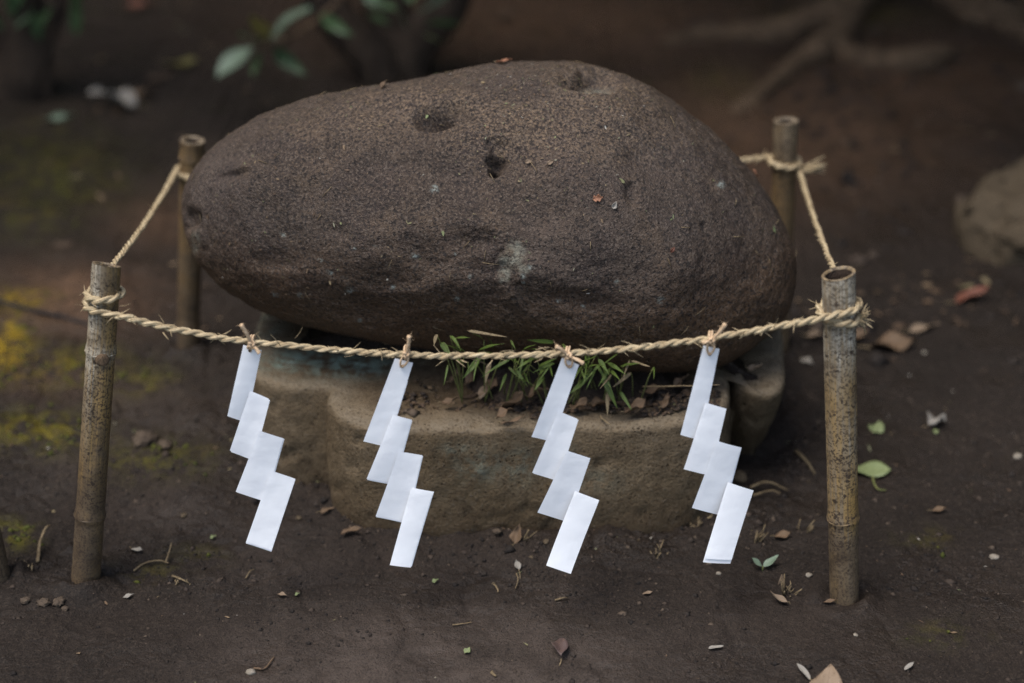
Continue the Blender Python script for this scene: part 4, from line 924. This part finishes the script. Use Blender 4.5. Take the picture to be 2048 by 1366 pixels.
# pebbles and soil clods
def lump_geo(r, sub=3, amp=.25, sx=(1, 1, .7), seed=0, fr=1.4):
    b = bmesh.new(); bmesh.ops.create_icosphere(b, subdivisions=sub, radius=1); b.verts.ensure_lookup_table()
    V = np.array([v.co[:] for v in b.verts]); F = np.array([[v.index for v in f.verts] for f in b.faces]); b.free()
    return V * (1 + amp * fbm(V + seed * 3.1, fr, 3))[:, None] * np.array(sx) * r, F
for j, (px, py, rp, mt, lab, nm, cat) in enumerate([
 (502, 1346, 11, PEB, 'pale pebble on the front soil at lower left', 'pebble', 'pebble'), (1418, 1124, 10, PEB, 'pale stone chip beneath the fourth streamer tip', 'pebble', 'pebble'),
 (1478, 958, 20, SAND, 'brown stone behind the fourth streamer', 'pebble', 'pebble'), (1437, 1148, 6, PEB, 'tiny white pebble below the fourth streamer', 'pebble', 'pebble'),
 (1618, 1152, 8, PEB, 'pale pebble left of the right post foot', 'pebble', 'pebble'), (1711, 1271, 6, PEB, 'grey pebble on soil under the right post', 'pebble', 'pebble'),
 (1988, 1116, 10, PEB, 'pale pebble at the right picture edge', 'pebble', 'pebble'), (2035, 915, 10, PEB, 'grey pebble high at the right picture edge', 'pebble', 'pebble'),
 (1092, 1085, 8, SAND, 'brown pebble in front of the pedestal foot', 'pebble', 'pebble'), (1062, 1116, 6, SAND, 'small brown pebble left of the third streamer tip', 'pebble', 'pebble'),
 (987, 1168, 5, SAND, 'small brown crumb stone between middle streamers', 'pebble', 'pebble'), (368, 1033, 8, SAND, 'brown pebble on soil left of first streamer', 'pebble', 'pebble'), (598, 1037, 7, SAND, 'reddish pebble near the pedestal notch', 'pebble', 'pebble'),
 (88, 1208, 13, CLOD, 'crumbly soil clod nearest left edge', 'soil_clod', 'soil clod'), (118, 1207, 14, CLOD, 'larger crumbly soil clod below left post', 'soil_clod', 'soil clod'), (130, 1219, 8, CLOD, 'small soil clod below the left post', 'soil_clod', 'soil clod'),
 (52, 1203, 11, CLOD, 'mossy soil clod at far lower left', 'soil_clod', 'soil clod'), (290, 885, 26, CLOD, 'mossy soil clod on rough ground right of left post', 'soil_clod', 'soil clod'), (330, 893, 16, CLOD, 'small dark clod beside the mossy one', 'soil_clod', 'soil clod'), (995, 1065, 10, CLOD, 'earth lump at the pedestal foot', 'soil_clod', 'soil clod')]):
    P = g(px, py); r_ = rp * P.length / FPX; V, F = lump_geo(r_, 3, .45 if mt is CLOD else .22, (1.1, .9, .65), j, 2.4 if mt is CLOD else 1.2)
    o = mesh(nm, V, F, mt); o.location = P + Vector((0, 0, r_ * .3)); o.rotation_euler[2] = j; tag(o, lab, cat, 'pebbles' if nm == 'pebble' else 'soil clods')

# ------------------------------------------------------------------ background: sandy stone, roots, trees, leafy branch
P = g(2010, 525); V, F = lump_geo(.205, 5, .20, (1.0, .72, .72), 3, 1.2); V += .022 * fbm(V, 12, 5, .6)[:, None]
o = mesh('sandy_stone', V, F, SAND); o.location = (P.x + .135, P.y + .11, .005); tag(o, 'large sandy brown stone at the right picture edge', 'stone')

def limb(pts, r0, r1, seg=14, n=26, amp=.12, seed=0):
    C = spline(pts, n); v, f, u = tube(C, np.linspace(r0, r1, n), seg); c = np.repeat(C, seg, 0)
    v = c + (v - c) * (1 + amp * fbm(v + seed, 9, 3) * 1.3)[:, None]; return v, f, u
def crown(name, parent, centre, radii, n, lsize, mat, seed, zmin):
    r_ = np.random.RandomState(seed); d = r_.normal(size=(n, 3)); d /= np.linalg.norm(d, axis=1)[:, None]
    c = np.array(centre) + d * np.array(radii) * (r_.uniform(.25, 1, n) ** .5)[:, None] * (1 + .35 * fbm(d, 1.6, 2))[:, None]
    c = c[c[:, 2] > zmin]; n = len(c)
    a = r_.normal(size=(n, 3)); a /= np.linalg.norm(a, axis=1)[:, None]; b = np.cross(a, r_.normal(size=(n, 3))); b /= np.linalg.norm(b, axis=1)[:, None]; q = np.cross(a, b)
    l = lsize * r_.uniform(.6, 1.3, n)[:, None]
    V = np.stack([c - a * l, c - a * l * .2 + b * l * .38 + q * l * .1, c + a * l, c - a * l * .2 - b * l * .38 + q * l * .1], 1).reshape(-1, 3)
    F = np.arange(4 * n).reshape(-1, 4); uv = np.tile([[0, .5], [.4, 1], [1, .5], [.4, 0]], (n, 1))
    return mesh(name, local(parent, V), F, mat, parent, uv, smooth=False)
# multi-stemmed tree behind the boulder
B0 = g(770, 160); t1 = empty('shrub_tree', B0, 'dark multi-stemmed tree foot behind the boulder at top', 'tree')
v, f, u = join([limb([B0 + Vector((-.01, 0, -.05)), B0 + Vector((-.02, 0, .05)), at(690, 60, Y=B0.y), at(640, -30, Y=B0.y + .02), at(560, -420, Y=B0.y + .1), at(480, -1100, Y=B0.y + .2)], .055, .03, seed=1),
                limb([B0 + Vector((.05, .05, -.05)), B0 + Vector((.05, .04, .05)), at(850, 60, Y=B0.y + .05), at(905, -30, Y=B0.y + .06), at(990, -500, Y=B0.y + .1), at(1100, -1200, Y=B0.y + .2)], .060, .03, seed=2),
                limb([B0 + Vector((.02, .08, -.05)), B0 + Vector((.02, .09, .1)), at(770, 0, Y=B0.y + .1), at(770, -600, Y=B0.y + .3), at(760, -1300, Y=B0.y + .3)], .06, .03, seed=3)])
mesh('trunk', local(t1, v), f, BARK, t1, u)
crown('crown', t1, (B0.x - .1, B0.y + .5, 2.7), (1.9, 1.35, .8), 500, .06, EVERGREEN, 3, 1.6)
k0 = random.Random(9)
for (px, py, L, yaw, m) in [(835, 25, .085, 20, PALEGREEN), (795, 20, .07, 150, EVERGREEN), (848, 68, .06, -60, GREEN), (815, 55, .07, -110, EVERGREEN), (780, 45, .05, 200, EVERGREEN), (850, 45, .07, -20, EVERGREEN), (822, 5, .07, 80, EVERGREEN), (760, 12, .06, 130, EVERGREEN)]:
    P = at(px, py, Y=B0.y - .14); L *= 1.25; V, F, U = leaf_geo(L, L * .5, .2, .3, .06); V = orient(V, P, R(yaw), R(k0.uniform(-10, 35)), k0.uniform(-.5, .5) - .5); mesh('leaf', local(t1, V), F, m, t1, U)
# drooping branch with big leaves
bp = [at(770, -250, Y=B0.y), at(720, -60, Y=4.02), at(680, 0, Y=3.96), at(620, 50, Y=3.90), at(575, 82, Y=3.86), at(545, 95, Y=3.85), at(515, 95, Y=3.84)]
v, f, u = limb(bp, .012, .004, 8, 30, .05); br = mesh('branch', local(t1, v), f, BARK2, t1, u)
for (a, b, c, d, wr, m, rl_) in [(540, 82, 608, 4, .50, PALEGREEN, -.2), (505, 92, 428, 148, .55, PALEGREEN, .3), (545, 98, 608, 148, .32, EVERGREEN, .6), (520, 85, 480, 62, .5, EVERGREEN, .2), (525, 100, 500, 150, .4, EVERGREEN, .7), (535, 78, 500, 20, .35, YELLOW, .8), (545, 80, 560, 68, .6, TAN, .2), (640, 30, 700, 70, .3, EVERGREEN, .8)]:
    P = at(a, b, Y=3.85); Q_ = at(c, d, Y=3.77); L = (Q_ - P).length; V, F, U = leaf_geo(L, L * wr, -.12, .25, .05, .85); V = aim(V, P, Q_, (0, -.5, .85), rl_); mesh('leaf', local(t1, V), F, m, br, U)
# dark shrub at the upper left
S0 = g(45, 185); t2 = empty('dark_shrub', S0, 'dark shaded shrub stems at the upper left corner', 'shrub')
v, f, u = join([limb([S0 + Vector((-.02, 0, -.05)), at(50, 100, Y=S0.y), at(35, 0, Y=S0.y), at(10, -300, Y=S0.y), at(-60, -900, Y=S0.y + .2)], .07, .03, seed=4),
                limb([S0 + Vector((.06, -.02, -.05)), at(88, 120, Y=S0.y - .02), at(122, 0, Y=S0.y), at(180, -300, Y=S0.y), at(260, -900, Y=S0.y + .2)], .018, .010, seed=5),
                limb([S0 + Vector((-.1, .05, -.05)), at(-20, 80, Y=S0.y + .05), at(-60, -200, Y=S0.y), at(-160, -900, Y=S0.y + .2)], .05, .03, seed=6)])
mesh('trunk', local(t2, v), f, BARK, t2, u)
crown('crown', t2, (S0.x - .7, S0.y - .2, 2.3), (1.5, 1.2, .9), 2600, .06, EVERGREEN, 5, 1.5)
for (a, b, c, d) in [(150, 70, 168, -40), (160, 60, 150, -30), (70, 60, 110, 10), (30, 40, 10, -40), (80, 80, 60, 10), (20, 20, 60, -30), (5, 60, -30, 10), (60, 30, 30, 60)]:
    P = at(a, b, Y=S0.y - .06); Q_ = at(c, d, Y=S0.y - .08); L = (Q_ - P).length; V, F, U = leaf_geo(L, L * .28, .1, .3, .05); V = aim(V, P, Q_, (0, -.8, .5), k0.uniform(-.6, .6)); mesh('leaf', local(t2, V), F, EVERGREEN, t2, U)
# big tree with surface roots at the upper right
W0 = g(1800, -75); t3 = empty('rooted_tree', W0, 'big tree at the upper right with bark roots snaking over the soil', 'tree')
v, f, u = limb([W0 + Vector((0, .2, -.1)), W0 + Vector((0, .2, .25)), W0 + Vector((.05, .25, .9)), W0 + Vector((.0, .3, 2.6))], .26, .17, 30, 40, .22, 7); mesh('trunk', local(t3, v), f, BARK, t3, u)
crown('crown', t3, (W0.x + .20, W0.y - 1.1, 3.0), (2.4, 2.0, .9), 24000, .065, EVERGREEN, 8, 1.7)
def gr(px, py, h): P = g(px, py); P.z += h + (.010 if h > -.012 else 0); return P
for pts, ra, rb in [([gr(1760, -40, 0.0070), gr(1680, 30, -0.0005), gr(1600, 68, -0.0005), gr(1500, 75, -0.0010), gr(1420, 78, -0.0035), gr(1330, 88, -.012)], .085, .030),
                    ([gr(1720, -20, 0.0045), gr(1690, 55, -0.0005), gr(1640, 108, -0.0015), gr(1580, 150, -0.0030), gr(1520, 195, -0.0055), gr(1470, 225, -.02)], .065, .026),
                    ([gr(1650, 95, -0.0030), gr(1710, 120, -0.0010), gr(1790, 132, 0.0005), gr(1850, 128, -0.0025), gr(1900, 112, -.005)], .045, .030),
                    ([gr(1850, -30, .004), gr(1950, 40, .0), gr(2050, 75, -.004), gr(2140, 110, -.02)], .05, .025),
                    ([gr(1900, -40, 0.0045), gr(2000, 40, -0.0005), gr(2080, 20, -0.0030), gr(2200, 20, -.02)], .06, .03)]:
    v, f, u = limb(pts, ra * .85, rb * .85, 16, 40, .42, ra * 100); mesh('root', local(t3, v), f, BARK2, t3, u)

def hedge(label, x0, x1, y0, y1, h, seed):  # out-of-view hedge, added to block low sky and darken the background
    e = empty('evergreen_hedge', ((x0 + x1) / 2, (y0 + y1) / 2, 0), label, 'hedge', 'hedges round the plot')
    per = [(x0, y0), (x1, y0), (x1, y1), (x0, y1), (x0, y0)]; C2 = resample(np.array(per, float), 161)[:-1]; cx, cy = (x0 + x1) / 2, (y0 + y1) / 2
    Vs = [np.column_stack([C2, np.full(160, z)]) for z in np.linspace(-.1, h, 22)] + [np.column_stack([C2 * .5 + np.array([cx, cy]) * .5, np.full(160, h + .1)]), np.column_stack([C2 * .02 + np.array([cx, cy]) * .98, np.full(160, h + .12)])]
    V = np.vstack(Vs); n = V - np.array([cx, cy, h / 2]); n[:, 0] /= (x1 - x0) ** 1.0; n[:, 1] /= (y1 - y0) ** 1.0; n[:, 2] *= .1; n /= np.linalg.norm(n, axis=1)[:, None] + 1e-9
    V = V + n * (.22 * fbm(V + seed, 1.3, 3))[:, None]; mesh('foliage', local(e, V), grid_faces(160, 24, True), SKY_BLOCK_HEDGE, e)
    r_ = np.random.RandomState(seed); k = r_.choice(len(V), 5200); c = V[k] + r_.normal(size=(5200, 3)) * .1
    a = r_.normal(size=(5200, 3)); a /= np.linalg.norm(a, axis=1)[:, None]; b = np.cross(a, r_.normal(size=(5200, 3))); b /= np.linalg.norm(b, axis=1)[:, None]; l = .05
    LV = np.stack([c - a * l, c + b * l * .4, c + a * l, c - b * l * .4], 1).reshape(-1, 3); o = mesh('leaf_cover', local(e, LV), np.arange(4 * 5200).reshape(-1, 4), EVERGREEN, e, np.tile([[0, .5], [.4, 1], [1, .5], [.4, 0]], (5200, 1)), smooth=False); o['kind'] = 'stuff'
hedge('tall dark hedge behind the trees at the back', -7, 7, 6.6, 7.8, 4.2, 1)
hedge('tall dark hedge along the left side of the plot', -4.4, -3.4, -.5, 6.2, 3.4, 2)
hedge('tall dark hedge along the right side of the plot', 3.4, 4.4, -.5, 6.2, 3.4, 3)

# ------------------------------------------------------------------ uncountable litter
def scatter(name, label, P, size, mat, kind='lump', tone=None, flat=.5, seed=1, N=None):
    r_ = np.random.RandomState(seed); n = len(P)
    if kind == 'lump':
        base = np.array([(1, 0, 0), (-1, 0, 0), (0, 1, 0), (0, -1, 0), (0, 0, 1), (0, 0, -1)], float); F0 = np.array([(0, 2, 4), (2, 1, 4), (1, 3, 4), (3, 0, 4), (2, 0, 5), (1, 2, 5), (3, 1, 5), (0, 3, 5)])
    elif kind == 'flake':
        base = np.array([(-1, 0, 0), (-.3, .55, .12), (.5, .42, .05), (1, -.1, .2), (.35, -.5, .0), (-.5, -.45, .1)], float); F0 = np.array([(0, 5, 1), (1, 5, 4), (1, 4, 2), (2, 4, 3)])
    else:
        base = np.array([(-.16, 0, 0), (.16, 0, 0), (0, .1, 1), (0, -.14, 0), (0, .14, 0), (.12, 0, .9)], float); F0 = np.array([(0, 1, 2), (3, 4, 5)])
    nb = len(base); V = base[None] * (1 + .35 * r_.normal(size=(n, nb, 3))) * size[:, None, None]
    if kind == 'lump': V[..., 2] *= flat
    if kind == 'straw': pass
    yaw = r_.uniform(0, 6.28, n); c, s = np.cos(yaw)[:, None], np.sin(yaw)[:, None]
    if kind == 'flake':
        asp = r_.uniform(.18, 1, n)[:, None]; V[..., 1] *= asp
    x, y = V[..., 0] * c - V[..., 1] * s, V[..., 0] * s + V[..., 1] * c; V = np.stack([x, y, V[..., 2]], -1)
    if N is not None:
        z = N; t = np.cross(np.array([0, 1., 0]), z); t /= np.linalg.norm(t, axis=1)[:, None] + 1e-9; b = np.cross(z, t)
        V = V[..., :1] * t[:, None] + V[..., 1:2] * b[:, None] + V[..., 2:3] * z[:, None]
    V = V + P[:, None]; F = (F0[None] + (np.arange(n) * nb)[:, None, None]).reshape(-1, 3)
    tone = r_.uniform(0, 1, n) if tone is None else tone
    return tag(mesh(name, V.reshape(-1, 3), F, mat, smooth=False, attrs={'tone': np.repeat(tone, nb)}), label, kind='stuff')
def gpts(n, x, y, seed, keep=None):
    r_ = np.random.RandomState(seed); X = r_.uniform(*x, n); Y = r_.uniform(*y, n)
    if keep is not None: k = keep(X, Y, r_); X, Y = X[k], Y[k]
    inside = np.hypot((X - .02) / .42, (Y - 2.48) / .40) < .98
    X, Y = X[~inside], Y[~inside]; return np.stack([X, Y, gz(X, Y)], 1)
def clumpy(s, lo): return lambda X, Y, r_: r_.uniform(0, 1, len(X)) < np.clip(.25 + 1.1 * pn(np.stack([X, Y, 0 * X + lo], 1) * s), .03, 1) * (.3 + .7 * sstep(1.88, 2.1, Y))
P = gpts(120000, (-1.0, 1.0), (1.62, 2.9), 21, clumpy(6, 2)); scatter('soil_crumbs', 'small dark soil crumbs strewn over the ground', P, np.random.RandomState(1).gamma(1.6, .0007, len(P)) + .0005, CRUMB, 'lump', flat=.6, seed=2)
rimk = lambda X, Y, r_: np.abs(np.hypot((X - .03) / 1.03, (Y - 2.47)) - .44) < r_.gamma(1.5, .03, len(X))
P = gpts(9000, (-.55, .6), (1.95, 2.6), 22, rimk); scatter('foot_crumbs', 'coarse soil crumbs gathered round the pedestal foot', P, np.random.RandomState(3).gamma(1.6, .0011, len(P)) + .0006, CRUMB, 'lump', flat=.7, seed=4)
P = gpts(2600, (-1.0, 1.1), (1.65, 3.2), 23, clumpy(4, 7)); P[:, 2] += .0012
scatter('litter_flecks', 'tiny pale leaf and straw flecks on the soil', P, np.random.RandomState(5).gamma(2, .0008, len(P)) + .0006, FLECK, 'flake', seed=6)
P = gpts(6000, (.5, 2.4), (2.75, 5.8), 25, clumpy(2.2, 9)); P[:, 2] += .003
scatter('leaf_litter', 'scattered brown leaf litter on the far right soil', P, np.minimum(np.random.RandomState(7).gamma(2.0, .0040, len(P)) + .003, .015), FLECK, 'flake', tone=np.random.RandomState(8).beta(1.1, 2.8, len(P)) * .78, seed=9)
P = gpts(500, (-2.0, .4), (2.7, 5.5), 26); P[:, 2] += .003
scatter('sparse_litter', 'sparse brown leaf bits on the far left soil', P, np.random.RandomState(17).gamma(2, .004, len(P)) + .002, FLECK, 'flake', tone=np.random.RandomState(8).beta(1.2, 3, len(P)), seed=19)
P = gpts(5000, (.45, 2.4), (2.6, 5.8), 27, clumpy(3, 1)); scatter('far_clods', 'dark soil lumps on the rooty ground at right', P, np.random.RandomState(9).gamma(2, .004, len(P)) + .002, CRUMB, 'lump', flat=.6, seed=10)
P = gpts(110000, (-1.7, 1.0), (1.7, 3.9), 28, lambda X, Y, r_: r_.uniform(0, 1, len(X)) * 1.1 < blobs(X, Y, MOSSP, 4) ** 1.6 * (.5 + .9 * pn(np.stack([X, Y, 0 * X], 1) * 14)))
ty = np.clip(.35 * np.random.RandomState(3).rand(len(P)) + .7 * blobs(P[:, 0], P[:, 1], MOSSP, 5), 0, 1)
scatter('moss', 'low yellow green moss cushions on the soil', P, np.random.RandomState(11).uniform(.0016, .0052, len(P)), MOSS, 'lump', tone=ty, flat=.8, seed=12)
# on the ledge and on the boulder
r_ = np.random.RandomState(31); a = r_.uniform(-.20, .29, 2600); b = 2.105 + np.abs(r_.normal(0, .05, 2600)); k = (b < 2.26) & (r_.uniform(0, 1, 2600) < np.clip(.12 + .9 * sstep(-.09, .10, a + .9 * (b - 2.14)) + .6 * pn(np.stack([a, b, 0 * a], 1) * 18), .03, 1)) & (b > 2.10 + .03 * (1 + pn(np.stack([a, 0 * a, 0 * a], 1) * 14))); P = np.stack([a[k], b[k], np.full(k.sum(), PED_H + .001)], 1)
scatter('ledge_litter', 'crumbled leaf bits on the pedestal ledge', P, r_.gamma(2, .0013, len(P)) + .0008, FLECK, 'flake', tone=r_.beta(1, 3.5, len(P)), seed=13)
scatter('ledge_crumbs', 'soil crumbs on the pedestal ledge', P[:1500] + np.array([.003, .002, 0]), r_.gamma(2, .001, len(P[:1500])) + .0008, CRUMB, 'lump', tone=r_.uniform(.2, 1, len(P[:1500])), seed=14)
sel = np.where((front > .05) & (NBw[:, 2] > -.15))[0]; w = np.clip(NBw[sel, 2] + .25, .05, 1); w = w * np.clip(.4 + 1.2 * fbm(BV[sel], 5, 2), .05, 1.2); w = np.clip(.5 + .9 * fbm(BV[sel], 4, 2), .1, 1.2) * np.clip(NBw[sel, 2] + .45, .1, .8); sel = r_.choice(sel, 1300, replace=False, p=w / w.sum())
scatter('boulder_flecks', 'tiny straw and leaf flecks lying on the boulder', BV[sel] + NBw[sel] * .0008, r_.gamma(2, .0005, len(sel)) + .0005, FLECK, 'flake', tone=r_.beta(1.5, 1.6, len(sel)), seed=15, N=NBw[sel])
sel2 = r_.choice(np.where(front > .05)[0], 60, replace=False); ps = []
for k in sel2:
    n = NBw[k]; t = np.cross(n, rs.normal(size=3)); t /= np.linalg.norm(t); l = random.uniform(.004, .012); ps.append(tube(np.array([BV[k] + n * .001 - t * l, BV[k] + n * .002, BV[k] + n * .001 + t * l]), .0005, 4))
v, f, u = join(ps); tag(mesh('boulder_needles', v, f, STEM, None, u), 'fine dry grass needles lying on the boulder', kind='stuff')
print('tris', sum(len(o.data.polygons) for o in bpy.data.objects if o.type == 'MESH'), 'objects', len(bpy.data.objects))
